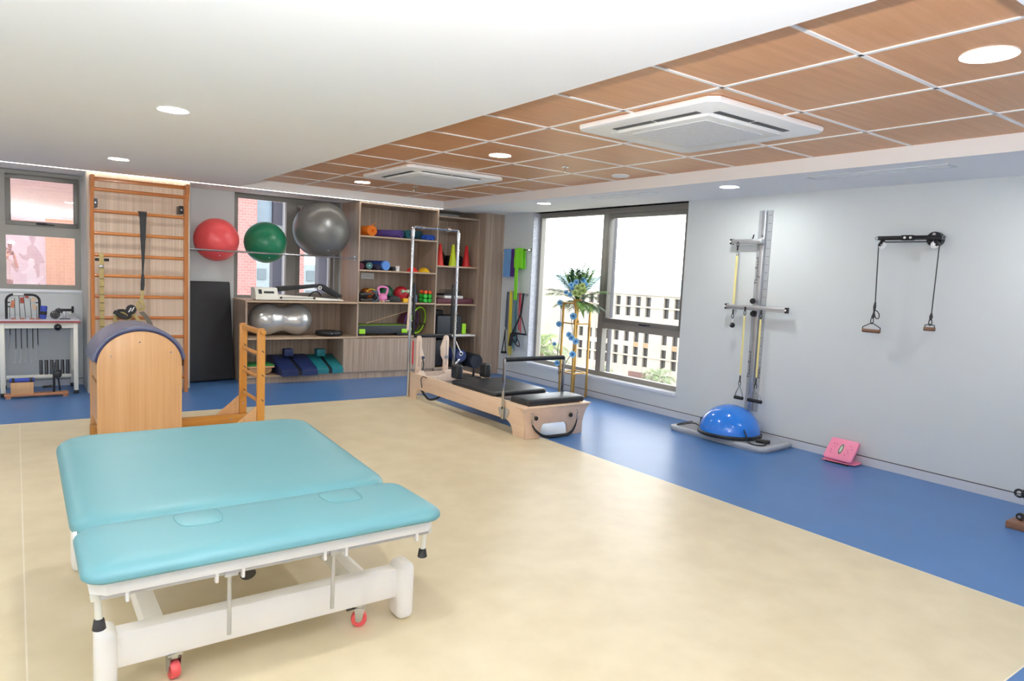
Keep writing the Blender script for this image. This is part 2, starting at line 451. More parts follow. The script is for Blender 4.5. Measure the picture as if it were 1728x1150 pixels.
# ------------------------------------------------------------------ right window
w1 = MB(M_frame); fx0, fx1 = 6.10, 6.17
w1.box(fx0, fx1, WY0, WY1, WZ1-0.07, WZ1).box(fx0, fx1, WY0, WY1, WZ0, WZ0+0.055)
w1.box(fx0, fx1, WY1-0.06, WY1, WZ0+0.055, WZ1-0.07).box(fx0, fx1, WY0, WY0+0.06, WZ0+0.055, WZ1-0.07)
w1.box(fx0-0.01, fx1, 6.46, 6.55, WZ0+0.055, WZ1-0.07)
w1.box(fx0-0.005, fx1, WY0+0.06, 6.46, 0.885, 0.965)
win = struct(w1, 'window_1')
sa = MB(M_framed)
for y0, y1, z0, z1 in ((6.405, 6.46, 0.965, 2.33), (WY0+0.06, WY0+0.11, 0.965, 2.33), (WY0+0.11, 6.405, 2.275, 2.33), (WY0+0.11, 6.405, 0.965, 1.02)):
    sa.box(fx0-0.02, fx1-0.02, y0, y1, z0, z1, 0.004)
sa.build('window_sash', win)
gl = MB(M_glassR)
for y0, y1, z0, z1 in ((6.55, WY1-0.06, WZ0+0.055, WZ1-0.07), (WY0+0.11, 6.405, 1.02, 2.275), (WY0+0.06, 6.46, WZ0+0.055, 0.885)):
    gl.box(6.135, 6.140, y0, y1, z0, z1)
gl.build('window_glass', win)
hd = MB(M_black); hd.box(fx0-0.045, fx0-0.02, 5.69, 5.80, 0.975, 1.0, 0.004).box(fx0-0.055, fx0-0.04, 5.62, 5.78, 0.983, 0.997, 0.003)
hd.build('window_handle', win)
# granite lining at the far reveal, marble sill
struct(MB(M_granite).box(XR, fx0, WY1-0.012, WY1, WZ0, WZ1), 'trim_1')
struct(MB(M_sill).box(XR-0.015, fx0, WY0, WY1, WZ0-0.03, WZ0), 'window_sill')

# ------------------------------------------------------------------ back windows
def window(name, x0, x1, z0, z1, y, mull, panes, trans, gm, sashes):
    f = MB(M_frame)
    f.box(x0, x1, y, y+0.07, z1-0.06, z1).box(x0, x1, y, y+0.07, z0, z0+0.05)
    f.box(x0, x0+0.06, y, y+0.07, z0+0.05, z1-0.06).box(x1-0.06, x1, y, y+0.07, z0+0.05, z1-0.06)
    for a, b in mull: f.box(a, b, y-0.005, y+0.07, z0+0.05, z1-0.06)
    for a, b, c, d in trans: f.box(a, b, y-0.004, y+0.07, c, d)
    w = struct(f, name)
    s = MB(M_framed)
    for a, b, c, d, t in sashes:
        s.box(a, b, y-0.02, y+0.05, d-t, d, 0.003).box(a, b, y-0.02, y+0.05, c, c+t, 0.003)
        s.box(a, a+t, y-0.02, y+0.05, c+t, d-t, 0.003).box(b-t, b, y-0.02, y+0.05, c+t, d-t, 0.003)
    if sashes: s.build('window_sash', w)
    g = MB(gm)
    for a, b, c, d in panes: g.box(a, b, y+0.03, y+0.035, c, d)
    g.build('window_glass', w)
    return w
WLY = 9.42
w2 = window('window_2', B1[0], B1[1], B1[2], ZC, WLY, [(-0.14, -0.075)],
            [(-0.075, 0.605, 1.10, 1.70), (-0.03, 0.555, 1.86, 2.31), (-1.24, -0.14, 1.15, 2.34)],
            [(-0.075, B1[1]-0.06, 1.69, 1.80)], M_glassL, [(-0.075, 0.605, 1.80, 2.355, 0.05)])
MB(M_black).box(0.20, 0.30, WLY-0.045, WLY-0.02, 1.815, 1.84, 0.004).box(0.22, 0.37, WLY-0.055, WLY-0.04, 1.815, 1.828, 0.003).build('window_handle', w2)
struct(MB(M_sill).box(B1[0], B1[1], YB-0.02, WLY, B1[2]-0.03, B1[2]), 'window_sill')
w3 = window('window_3', B2[0], B2[1], B2[2], ZC, 9.44, [(2.985, 3.12)],
            [(2.36, 2.985, 1.08, 2.34), (3.17, 3.60, 1.10, 2.31)], [(3.12, 3.675, 2.31, 2.34)], M_glassR, [(3.12, 3.65, 1.08, 2.33, 0.05)])
struct(MB(M_sill).box(B2[0], B2[1], YB-0.02, 9.44, B2[2]-0.03, B2[2]), 'window_sill')

# ------------------------------------------------------------------ ceiling fittings
def downlight(x, y, z, r, label, group, lit=True):
    t = thing('downlight', label, 'ceiling light', (x, y, z), group)
    MB(M_white).lathe([(r*0.86, 0.0), (r, -0.002), (r*1.07, -0.007), (r*1.07, 0.0)], (x, y, z)).build('trim_ring', t)
    MB(M_lamp if lit else M_white).lathe([(0, -0.0045), (r*0.9, -0.0045), (r*0.9, -0.0005), (0, -0.0005)], (x, y, z)).build('lamp_diffuser', t)
    return t
G = 'round recessed downlights'
downlight(0.79, 4.677, ZC, 0.082, 'round downlight in the white ceiling, the nearer of the two there', G)
downlight(0.79, 7.383, ZC, 0.082, 'round downlight in the white ceiling near the wall bars', G)
downlight(0.79, 1.97, ZC, 0.082, 'round downlight in the white ceiling above the treatment table', G)
downlight(-1.2, 1.97, ZC, 0.082, 'round downlight in the white ceiling left of the treatment table', G)
downlight(-1.2, 4.677, ZC, 0.082, 'round downlight in the white ceiling far left', G)
downlight(-1.2, 7.383, ZC, 0.082, 'unseen round downlight added in the white ceiling to brighten the desk side of the room', G)  # lamp added out of view to lift the dim back left
downlight(3.305, 1.28, ZW, 0.10, 'large round downlight in the wood ceiling nearest the camera', G)
downlight(3.345, 4.92, ZW, 0.088, 'round downlight in the wood ceiling between the two air conditioners', G)
downlight(3.32, 7.72, ZW, 0.088, 'round downlight in the wood ceiling behind the far air conditioner', G)
downlight(5.30, 4.06, ZC, 0.08, 'round downlight in the grey soffit above the wall exercise station', G)
downlight(5.27, 6.75, ZC, 0.08, 'round downlight in the grey soffit above the window', G)
downlight(5.30, 1.36, ZC, 0.08, 'round downlight in the grey soffit over the right wall', G)
sp = MB(M_white).lathe([(0, -0.004), (0.075, -0.006), (0.082, -0.012), (0.088, -0.008), (0.088, 0)], (4.75, 4.91, ZW))
one(sp, 'ceiling_speaker', 'unlit pale round disc in the wood ceiling', 'speaker')
for x, y, lb in ((3.93, 7.57, 'chrome sprinkler head behind the far air conditioner'), (4.09, 4.95, 'chrome sprinkler head beside the pale ceiling disc')):
    t = thing('fire_sprinkler', lb, 'sprinkler', (x, y, ZW), 'fire sprinklers')
    MB(M_chrome).lathe([(0, -0.002), (0.034, -0.004), (0.036, 0), (0, 0)], (x, y, ZW)).build('escutcheon', t)
    MB(M_chrome).lathe([(0.009, 0), (0.009, -0.022), (0.004, -0.026), (0.004, -0.045), (0.02, -0.047), (0.02, -0.05), (0, -0.05)], (x, y, ZW)).build('sprinkler_nozzle', t)
for y0, y1, lb in ((2.19, 3.24, 'thin slot air vent in the grey soffit above the wall pulley'), (4.92, 5.83, 'thin slot air vent in the grey soffit above the window')):
    t = thing('slot_vent', lb, 'air vent', (5.265, (y0+y1)/2, ZC), 'slot vents')
    v = MB(M_wall)
    v.box(5.19, 5.205, y0, y1, ZC-0.005, ZC).box(5.325, 5.34, y0, y1, ZC-0.005, ZC).box(5.205, 5.325, y0, y0+0.015, ZC-0.005, ZC).box(5.205, 5.325, y1-0.015, y1, ZC-0.005, ZC)
    v.build('vent_frame', t)
    MB(M_ceil).box(5.21, 5.32, y0+0.02, y1-0.02, ZC-0.0035, ZC).build('blade', t)

def cassette(x0, x1, y0, y1, label):
    t = thing('cassette_air_conditioner', label, 'air conditioner', ((x0+x1)/2, (y0+y1)/2, ZW), 'ceiling air conditioners')
    p = MB(M_whitem); n = 0.05
    outer = [(x0+n, y0), (x1-n, y0), (x1, y0+n), (x1, y1-n), (x1-n, y1), (x0+n, y1), (x0, y1-n), (x0, y0+n)]
    p.prism(outer, 'z', ZW-0.036, ZW, 0.012, 2).build('panel', t)
    gmat = mat('grey_louvre', (70, 72, 74), 0.5); c = ((x0+x1)/2, (y0+y1)/2); hw = (x1-x0)/2; hh = (y1-y0)/2
    for sx, sy in ((0, -1), (0, 1), (-1, 0), (1, 0)):
        s = MB(gmat if (sx < 0 or sy < 0) else M_white)
        for k in (-1, 1):
            if sx == 0:
                yy = c[1]+sy*(hh-0.15); s.box(c[0]+k*0.175-0.165, c[0]+k*0.175+0.165, yy-0.022, yy+0.022, ZW-0.0385, ZW-0.034)
            else:
                xx = c[0]+sx*(hw-0.15); s.box(xx-0.022, xx+0.022, c[1]+k*0.175-0.165, c[1]+k*0.175+0.165, ZW-0.0385, ZW-0.034)
        s.build('outlet_slot' if (sx < 0 or sy < 0) else 'outlet_vane', t)
    g = MB(M_white).box(c[0]-hw+0.2, c[0]+hw-0.2, c[1]-hh+0.2, c[1]+hh-0.2, ZW-0.052, ZW-0.034, 0.006)
    gr = g.build('intake_grille', t)
    MB(mat('grille_mesh', (226, 228, 230), 0.6, var=0.06, scale=60)).box(c[0]-hw+0.27, c[0]+hw-0.27, c[1]-hh+0.27, c[1]+hh-0.27, ZW-0.055, ZW-0.051).build('filter_mesh', gr)
cassette(3.02, 4.12, 2.45, 3.58, 'white square ceiling air conditioner, the nearer and larger looking one')
cassette(3.03, 4.13, 5.96, 7.08, 'white square ceiling air conditioner, the farther one near the shelves')
# ================================================================== treatment table
tt = thing('treatment_table', 'wide teal vinyl treatment table on a white frame standing in the foreground', 'treatment table', (0.78, 3.2, 0))
def pad(x0, x1, y0, y1, z0, z1, r, b, T=None, m=None):
    p = MB(m or M_teal); p.T = T
    return p.prism(rrect(x0, x1, y0, y1, r), 'z', z0, z1, b, 4)
tilt = rotT((0.78, 2.83, 0.475), math.radians(2.9), 'X')
nearp = MB(M_teal).loft(0.148, 1.424, 2.366, 2.829, 0.490, 0.075, [(a, h*0.74) for a, h in LOFT])
nearp = nearp.build('head_cushion', tt)
bp_ = MB(M_teal); bp_.T = tilt
bp_.loft(0.148, 1.405, 2.83, 4.065, 0.470, 0.13, LOFT).build('body_cushion', tt)
for cx in (0.545, 1.10):
    pts = [(cx-0.062, 2.625), (cx+0.045, 2.612), (cx+0.072, 2.65), (cx+0.078, 2.72), (cx+0.055, 2.765), (cx-0.05, 2.765), (cx-0.082, 2.73)]
    sp_ = [(p.x, p.y) for p in spline([(a, b, 0) for a, b in pts], 5, True)]
    pl = MB(M_teal).prism(sp_, 'z', 0.530, 0.5466, 0.004, 2)
    pl.m(mat('teal_seam', (84, 140, 150), 0.5)); pl.tube([Vector((x, y, 0.5448)) for x, y in sp_], 0.0016, 6, True)
    pl.build('face_hole_plug', tt)
fr = MB(M_whitem)
fr.prism([(0.172, 2.44), (0.215, 2.40), (1.36, 2.40), (1.392, 2.435), (1.392, 2.81), (0.172, 2.81)], 'z', 0.438, 0.491, 0.006)
fr.build('head_frame', tt)
fb = MB(M_whitem); fb.T = tilt
fb.box(0.165, 1.39, 2.84, 4.02, 0.430, 0.470, 0.006); fb.build('body_frame', tt)
for s in (0.158, 1.396):
    MB(M_whitem).prism([(2.80, 0.46), (2.80, 0.49), (2.83, 0.515), (2.85, 0.49), (2.85, 0.45)], 'x', s-0.006, s+0.006).build('hinge', tt)
MB(M_alu).cyl((0.20, 2.425, 0.428), (1.37, 2.425, 0.428), 0.0085, 12).build('rail_tube', tt)
for x in (0.275, 0.545, 0.632, 0.928, 1.012, 1.315):
    MB(M_whitem).box(x-0.006, x+0.006, 2.408, 2.432, 0.402, 0.44, 0.004).build('rail_hook', tt)
for x in (0.59, 0.968):
    b = MB(M_alu).cyl((x, 2.43, 0.425), (x+0.004, 2.445, 0.19), 0.0075, 12)
    b.box(x-0.02, x+0.025, 2.41, 2.435, 0.415, 0.44, 0.003); b.build('support_rod', tt)
for x, dx in ((0.195, 0.004), (1.368, -0.006)):
    l = MB(M_cream).cyl((x, 2.45, 0.44), (x+dx, 2.45, 0.33), 0.011, 14)
    l.box(x-0.02, x+0.025, 2.43, 2.47, 0.415, 0.439, 0.003)
    lo = l.build('folding_leg', tt)
    MB(M_black).lathe([(0.012, 0.036), (0.015, 0.034), (0.020, 0.002), (0.018, 0), (0, 0)], (x+dx, 2.45, 0.313)).build('rubber_tip', lo)
bm_ = MB(M_whitem).box(0.24, 1.31, 2.57, 2.64, 0.098, 0.224, 0.008); bm_.build('base_beam', tt)
MB(M_whitem).box(0.24, 1.31, 3.75, 3.82, 0.098, 0.224, 0.008).build('base_beam', tt)
for y in (2.605, 3.785):
    for x0, x1 in ((0.195, 0.262), (1.308, 1.386)):
        f_ = MB(M_whitem).prism(rrect(x0, x1, y-0.065, y+0.055, 0.03), 'z', 0.0, 0.246, 0.026, 4)
        f_.build('end_foot', tt)
for x in (0.385, 1.165):
    MB(M_whitem).box(x-0.032, x+0.032, 2.64, 3.75, 0.14, 0.215, 0.005).build('side_beam', tt)
for x0, x1 in ((0.36, 0.42), (1.13, 1.19)):
    a = MB(M_whitem)
    a.prism([(2.95, 0.20), (3.02, 0.20), (3.42, 0.44), (3.35, 0.44)], 'x', x0, x1, 0.004)
    a.prism([(3.56, 0.20), (3.63, 0.20), (3.90, 0.49), (3.83, 0.49)], 'x', x0, x1, 0.004)
    a.build('lift_arm', tt)
MB(mat('actuator_grey', (70, 72, 76), 0.5)).cyl((0.78, 2.9, 0.19), (0.78, 3.4, 0.40), 0.032, 16).build('lift_actuator', tt)
MB(M_whitem).box(0.36, 1.19, 3.36, 3.42, 0.40, 0.445, 0.004).build('cross_brace', tt)
M_wheel = mat('red_wheel', (226, 88, 88), 0.4)
for x, y, d in ((0.44, 2.59, 0.15), (1.155, 2.60, 1.15), (0.44, 3.80, 0.5), (1.155, 3.80, 0.9)):
    T = Matrix.Translation((x, y, 0)) @ Matrix.Rotation(d, 4, 'Z')
    c = MB(M_chrome); c.T = T
    c.box(-0.025, 0.025, -0.022, 0.022, 0.092, 0.1).cyl((0, 0, 0.082), (0, 0, 0.093), 0.02, 14)
    for s in (-1, 1): c.prism([(-0.022, 0.084), (0.022, 0.084), (0.016, 0.028), (0.004, 0.022), (-0.01, 0.03)], 'x', s*0.020-0.0015, s*0.020+0.0015)
    co = c.build('caster', tt)
    w_ = MB(M_wheel); w_.T = T
    w_.lathe([(0.012, -0.016), (0.03, -0.016), (0.033, -0.010), (0.033, 0.010), (0.03, 0.016), (0.012, 0.016)], (0, 0.002, 0.033), 'x', 24).build('wheel', co)
    k = MB(M_black); k.T = T
    k.prism([(0.02, 0.09), (0.055, 0.075), (0.052, 0.068), (0.018, 0.078)], 'x', -0.012, 0.012, 0.002).build('brake_pedal', co)

# ================================================================== ladder barrel
lb = thing('ladder_barrel', 'beech ladder barrel with a navy padded arch and a small wooden ladder', 'pilates barrel', (1.1, 6.4, 0))
bx0, bx1, by0, by1 = 0.497, 1.097, 6.10, 6.72
bcx, bz, br_ = (bx0+bx1)/2, 0.615, 0.30
def arch(x0, x1, zs, top, z0, n=28):
    c = (x0+x1)/2; r = (x1-x0)/2
    return [(x0, z0)] + [(c-r*math.cos(PI*i/n), zs+(top-zs)*math.sin(PI*i/n)) for i in range(n+1)] + [(x1, z0)]
for y in (by0, by1-0.022):
    pn = MB(M_barrel).prism(arch(bx0, bx1, 0.66, 0.925, 0.07), 'y', y, y+0.022, 0.003, 2)
    po = pn.build('end_panel', lb)
    if y == by0:
        for x, z in ((0.594, 0.732), (0.79, 0.84), (1.015, 0.752)):
            MB(M_chrome).lathe([(0, -0.004), (0.006, -0.003), (0.007, 0)], (x, y, z), 'y', 14).build('screw_cap', po)
# padded arch (navy vinyl) wraps the curved top
c_, r0, r1 = bcx, 0.300, 0.340
pts = []
N = 30
for i in range(N+1):
    a = PI*0.93*i/N+PI*0.035; pts.append((c_-0.302*math.cos(a), 0.66+0.268*math.sin(a)))
for i in range(N, -1, -1):
    a = PI*0.93*i/N+PI*0.035; pts.append((c_-0.335*math.cos(a), 0.66+0.305*math.sin(a)))
M_slate = mat('slate_navy_vinyl', (104, 107, 132), 0.4, var=0.04, bump=0.03, bscale=300)
# upper pad keeps to the space between the two end panels and just over their edges
MB(M_slate).prism(pts, 'y', by0+0.014, by1-0.014, 0.010, 3).build('arch_pad', lb)
MB(mat('navy_pad_edge', (44, 50, 92), 0.45)).tube([(c_-0.308*math.cos(PI*0.035+PI*0.93*i/N), by0+0.004, 0.66+0.275*math.sin(PI*0.035+PI*0.93*i/N)) for i in range(N+1)], 0.0085, 8).build('pad_piping', lb)
for x0, x1 in ((bx0+0.008, bx0+0.026), (bx1-0.026, bx1-0.008)):
    MB(M_barrel).box(x0, x1, by0+0.022, by1-0.022, 0.18, 0.50).build('side_panel', lb)
    MB(M_barrel).box(x0, x1, by0+0.022, by1-0.022, 0.53, 0.66).build('side_panel', lb)
for y in (by0+0.03, by1-0.065):
    MB(M_ladderx).box(0.49, 1.775, y, y+0.035, 0.0, 0.085, 0.004).build('base_rail', lb)
for x in (0.52, 1.03):
    MB(M_ladderx).box(x, x+0.07, by0+0.065, by1-0.065, 0.0, 0.05, 0.004).build('cross_rail', lb)
for y in (6.10, 6.68):
    x0, x1 = (1.700, 1.765)
    p = MB(M_ladder).prism([(x0, 0.085), (x1, 0.085), (x1, 0.915), (x1-0.012, 0.94), (x0+0.012, 0.94), (x0, 0.915)], 'y', y, y+0.04, 0.004)
    po = p.build('ladder_post', lb)
    for z in (0.73, 0.52, 0.30): MB(M_gap).cyl((x1-0.012, y-0.001, z), (x1-0.03, y-0.001, z+0.016), 0.004, 8).build('rung_peg', po)
for z in (0.90, 0.71, 0.50, 0.29):
    MB(M_ladder).cyl((1.733, 6.11, z), (1.733, 6.71, z), 0.019 if z > 0.8 else 0.016, 14).build('ladder_rung', lb)
MB(M_ladder).cyl((1.733, 6.03, 0.912), (1.733, 6.79, 0.912), 0.020, 16, b=0.006).build('top_rung', lb)
for y in (6.108, 6.688):
    MB(M_barrel).prism([(1.50, 0.085), (1.698, 0.085), (1.698, 0.255)], 'y', y, y+0.024, 0.002).build('corner_gusset', lb)
for x, z in ((1.62, 0.04), (1.733, 0.045), (1.733, 0.18)):
    MB(M_chrome).lathe([(0, -0.004), (0.008, -0.003), (0.009, 0.001)], (x, by1-0.066 if z < 0.1 else 6.679, z), 'y', 14).build('bolt', lb)

# ================================================================== reformer
rf = thing('pilates_reformer', 'pale maple pilates reformer with black pads and a tall chrome tower frame', 'pilates reformer', (4.14, 6.15, 0))
X0, X1, Y0, Y1 = 3.79, 4.49, 4.98, 7.32
def side_profile():
    p = [(Y1, 0.0), (Y1, 0.305), (Y0+0.10, 0.308), (Y0, 0.308), (Y0+0.004, 0.0), (5.16, 0.0)]
    p += [(5.16+0.13*(1-math.cos(a)), 0.130*math.sin(a)) for a in [PI/2*i/8 for i in range(1, 9)]]
    p += [(7.04, 0.13)]
    p += [(7.04+0.11*math.sin(a), 0.13-0.13*(1-math.cos(a))) for a in [PI/2*i/8 for i in range(1, 9)]]
    return p
for x0 in (X0, X1-0.032):
    MB(M_maple).prism(side_profile(), 'x', x0, x0+0.032, 0.003, 2).build('side_rail', rf)
# flared end board
ep = MB(mat('maple_end_board', (222, 192, 168), 0.42, var=0.05, scale=12))
end = [(X0+0.002, 0), (X0+0.165, 0), (X0+0.18, 0.10), (X0+0.20, 0.132), (X0+0.47, 0.130), (X0+0.495, 0.10), (X0+0.515, 0), (X0+0.688, 0),
       (X0+0.690, 0.11), (X0+0.705, 0.18), (X0+0.735, 0.24), (X0+0.775, 0.280), (X0+0.055-0.13+0.02, 0.280), (X0-0.035, 0.24), (X0-0.010, 0.17), (X0, 0.11)]
ep.prism([(a, b) for a, b in end], 'y', Y0-0.025, Y0+0.002, 0.003)
ep.build('end_board', rf)
MB(M_maple).box(X0-0.045, X1+0.085, Y0-0.035, Y0+0.10, 0.280, 0.300, 0.006).build('end_lip', rf)
MB(M_maplez).box(X0+0.032, X1-0.032, Y1-0.03, Y1, 0.03, 0.29).build('rear_board', rf)
fp = MB(M_blackv).prism(rrect(X0+0.02, X1+0.04, Y0+0.0, Y0+0.29, 0.04), 'z', 0.300, 0.362, 0.026, 4); fp.build('footplate_pad', rf)
MB(M_alu).box(X0+0.032, X0+0.052, Y0+0.1, Y1-0.1, 0.16, 0.20).build('track', rf)
MB(M_alu).box(X1-0.052, X1-0.032, Y0+0.1, Y1-0.1, 0.16, 0.20).build('track', rf)
MB(M_blackm).box(X0+0.032, X1-0.032, 5.36, 5.40, 0.20, 0.235).build('spring_bar', rf)
for i in range(5):
    x = X0+0.14+i*0.105
    pp = [(x+0.010*math.cos(k*1.2), 5.38+0.55*k/60, 0.235+0.010*math.sin(k*1.2)) for k in range(61)]
    MB(M_blackm).tube(pp, 0.0035, 6).build('spring', rf)
# carriage
MB(M_maplez).box(X0+0.045, X1-0.045, 5.52, 6.42, 0.25, 0.298, 0.004).build('carriage_board', rf)
MB(M_blackv).prism(rrect(X0+0.0, X1-0.02, 5.50, 6.34, 0.05), 'z', 0.300, 0.352, 0.022, 4).build('carriage_pad', rf)
MB(M_alu).box(X0+0.04, X1-0.03, 5.495, 5.512, 0.272, 0.292, 0.003).build('carriage_trim', rf)
MB(M_blackv).prism(rrect(X0+0.22, X1-0.25, 6.37, 6.72, 0.05), 'z', 0.318, 0.352, 0.014, 3).build('headrest', rf)
for x in (X0+0.06, X0+0.43):
    s_ = MB(M_blackv).prism(rrect(x, x+0.085, 6.31, 6.44, 0.025), 'z', 0.352, 0.508, 0.022, 4); s_.build('shoulder_rest', rf)
MB(M_blackm).cyl((X0+0.385, 6.48, 0.30), (X0+0.385, 6.48, 0.44), 0.014, 12).build('shoulder_post', rf)
# foot bar
fbx0, fbx1, fby = X0-0.020, X1+0.012, 5.31
for x, z0 in ((fbx0, 0.125), (fbx1, 0.20)):
    MB(M_chrome).box(x-0.006, x+0.006, fby-0.018, fby+0.018, z0, 0.71, 0.003).build('footbar_arm', rf)
MB(M_black).cyl((fbx0+0.012, fby, 0.70), (fbx1-0.006, fby, 0.70), 0.022, 18, b=0.004).build('footbar_grip', rf)
br2 = MB(M_alu)
for x in (X0-0.006,):
    hp = [(5.31+0.085*math.cos(a), 0.225+0.10*math.sin(a)*(1.0 if math.sin(a) < 0 else 0.12)) for a in [2*PI*i/28 for i in range(28)]]
    br2.prism(hp, 'x', x-0.004, x+0.005)
bo = br2.build('footbar_bracket', rf)
MB(M_blackm).cyl((X0-0.03, fby, 0.235), (X0-0.008, fby, 0.235), 0.011, 12).build('pivot_bolt', bo)
# knobs, hooks and the strap on the front
for x in (X0+0.10, X0+0.52):
    MB(M_black).lathe([(0, -0.03), (0.014, -0.03), (0.020, -0.024), (0.020, -0.012), (0.010, 0)], (x, Y0-0.026, 0.195), 'y', 20).build('knob', rf)
for x in (X0+0.055, X0+0.60):
    hk = MB(M_chrome).tube(spline([(x, Y0-0.026, 0.235), (x, Y0-0.045, 0.24), (x+0.003, Y0-0.05, 0.22), (x, Y0-0.04, 0.205)], 5), 0.004, 8)
    hk.torus((x, Y0-0.045, 0.17), 0.010, 0.003, 'x', 16, 6, ry=0.03); hk.build('snap_hook', rf)
st = spline([(X0+0.055, Y0-0.045, 0.135), (X0+0.10, Y0-0.06, 0.075), (X0+0.19, Y0-0.075, 0.022), (X0+0.36, Y0-0.085, 0.014), (X0+0.50, Y0-0.075, 0.03), (X0+0.57, Y0-0.055, 0.085), (X0+0.60, Y0-0.045, 0.14)], 6)
MB(M_black).ribbon(st, (0, 0.006, 0.028), 0.006).build('strap', rf)
MB(M_black).cyl((X0+0.22, Y0-0.08, 0.018), (X0+0.46, Y0-0.085, 0.018), 0.016, 14).build('strap_handle', rf)
MB(M_black).tube(spline([(X0-0.004, 6.86, 0.29), (X0-0.01, 6.92, 0.30), (X0-0.012, 6.97, 0.265), (X0-0.008, 6.96, 0.19), (X0-0.004, 6.955, 0.165)], 6), 0.0045, 8).build('side_cord', rf)
MB(M_black).tube(spline([(X0+0.06, 7.10, 0.13), (X0+0.05, 7.0, 0.08), (X0+0.05, 6.88, 0.04), (X0+0.06, 6.74, 0.07), (X0+0.08, 6.66, 0.12)], 6), 0.013, 8).build('hanging_loop', rf)
# tower: chrome frame
tx0, tx1, ty = 3.775, 4.392, 7.285
tower = [(tx0, ty, 0.02), (tx0, ty, 1.985)] + [(tx0+0.03*(1-math.cos(a)), ty, 1.985+0.03*math.sin(a)) for a in (PI/6, PI/3, PI/2)] + [(tx1-0.03, ty, 2.015)] + [(tx1-0.03*(1-math.sin(a)), ty, 1.985+0.03*math.cos(a)) for a in (PI/6, PI/3, PI/2)] + [(tx1, ty, 0.02)]
two = MB(M_chrome).tube(tower, 0.0165, 16).build('tower_frame', rf)
for x in (tx0, tx1):
    MB(M_chrome).cyl((x, ty, 1.90), (x, ty, 1.98), 0.022, 16).build('tower_sleeve', two)
for x in (3.89, 3.91, 4.08, 4.24, 4.262):
    MB(M_chrome).torus((x, ty, 2.015), 0.028, 0.004, 'x', 18, 6).build('tower_ring', two)
for x, s in ((tx0, 1), (tx1, 1)):
    for k in range(13):
        z = 0.72+k*0.095
        ey = MB(M_chrome)
        ey.cyl((x, ty-0.016, z), (x, ty-0.034, z), 0.004, 8).torus((x, ty-0.036, z), 0.008, 0.0025, 'x', 10, 5)
        ey.build('eyebolt', two)
# black push-through bar with its black uprights
for x in (tx0+0.045, tx1-0.045):
    MB(M_black).box(x-0.016, x+0.016, ty-0.012, ty+0.012, 0.74, 1.36, 0.006).build('bar_sleeve', two)
MB(M_black).cyl((tx0+0.06, ty-0.01, 0.735), (tx1-0.05, ty-0.01, 0.735), 0.022, 16, b=0.004).build('push_through_bar', rf)
MB(M_maplez).cyl((tx0-0.045, ty-0.03, 0.80), (tx0-0.028, ty-0.03, 1.20), 0.013, 12, b=0.003).build('roll_down_stick', rf)
# wooden carrier uprights with pulleys
for x, w, nm in ((3.865, 0.034, 'L'), (4.235, 0.034, 'R')):
    k = 1 if nm == 'L' else -1
    prof = [(x-w, 0.29), (x-w, 0.70), (x-w*0.7, 0.735), (x, 0.745), (x+w*0.7, 0.735), (x+w, 0.70), (x+w, 0.29)]
    if nm == 'L': prof = prof[:5] + [(x+w, 0.70), (x+w, 0.60), (x+w*2.1, 0.50), (x+w*2.3, 0.45), (x+w, 0.43), (x+w, 0.29)]
    else: prof = [(x-w, 0.29), (x-w, 0.44), (x-w*2.0, 0.50), (x-w*2.2, 0.60), (x-w*1.4, 0.68), (x-w*0.9, 0.73)] + prof[3:]
    u = MB(M_maplez).prism(prof, 'y', 7.20, 7.225, 0.003).build('pulley_upright', rf)
    MB(mat('grey_slot', (150, 140, 140), 0.5)).box(x-0.004, x+0.004, 7.1985, 7.2005, 0.38, 0.68).build('adjusting_slot', u)
    MB(M_chrome if nm == 'L' else M_alud).lathe([(0.004, -0.012), (0.020, -0.012), (0.016, -0.006), (0.020, 0), (0.004, 0)], (x+(0.05 if nm == 'L' else 0.0), 7.198, 0.48), 'y', 20).build('pulley_wheel', u)
cbp = [(X0+0.032, 0.20), (X1-0.06, 0.20), (X1-0.06, 0.335), (4.23, 0.335)] + [(4.16-0.02*math.cos(a), 0.285+0.05*math.sin(a)) for a in (PI*0.75, PI)] + [(4.10, 0.265), (3.93, 0.265), (3.91, 0.30), (3.89, 0.335), (X0+0.05, 0.335), (X0+0.032, 0.31)]
MB(M_maplez).prism(cbp, 'y', 7.12, 7.145, 0.003).build('tower_cross_board', rf)
MB(M_red).box(3.80, 3.812, 7.24, 7.25, 0.40, 0.68).build('red_strap', rf)
for x, pts in ((0, [(3.905, 7.18, 0.47), (3.912, 7.17, 0.40), (3.90, 7.16, 0.34), (3.915, 7.15, 0.26), (3.92, 7.12, 0.22)]), (1, [(4.30, 7.2, 0.60), (4.315, 7.15, 0.45), (4.30, 7.05, 0.33), (4.325, 6.95, 0.25), (4.33, 6.9, 0.22)])):
    MB(M_black).tube(spline(pts, 6), 0.0075, 8).build('rope', rf)
sw = MB(M_chrome).tube(spline([(4.405, 7.27, 0.66), (4.43, 7.26, 0.60), (4.455, 7.25, 0.545), (4.47, 7.25, 0.52)], 5), 0.008, 8)
sw.torus((4.475, 7.25, 0.505), 0.022, 0.007, 'y', 20, 8); sw.build('swivel_hook', rf)
MB(M_chrome).cyl((4.40, 7.26, 0.37), (4.45, 7.24, 0.44), 0.014, 12, b=0.003).build('spring_clip', rf)

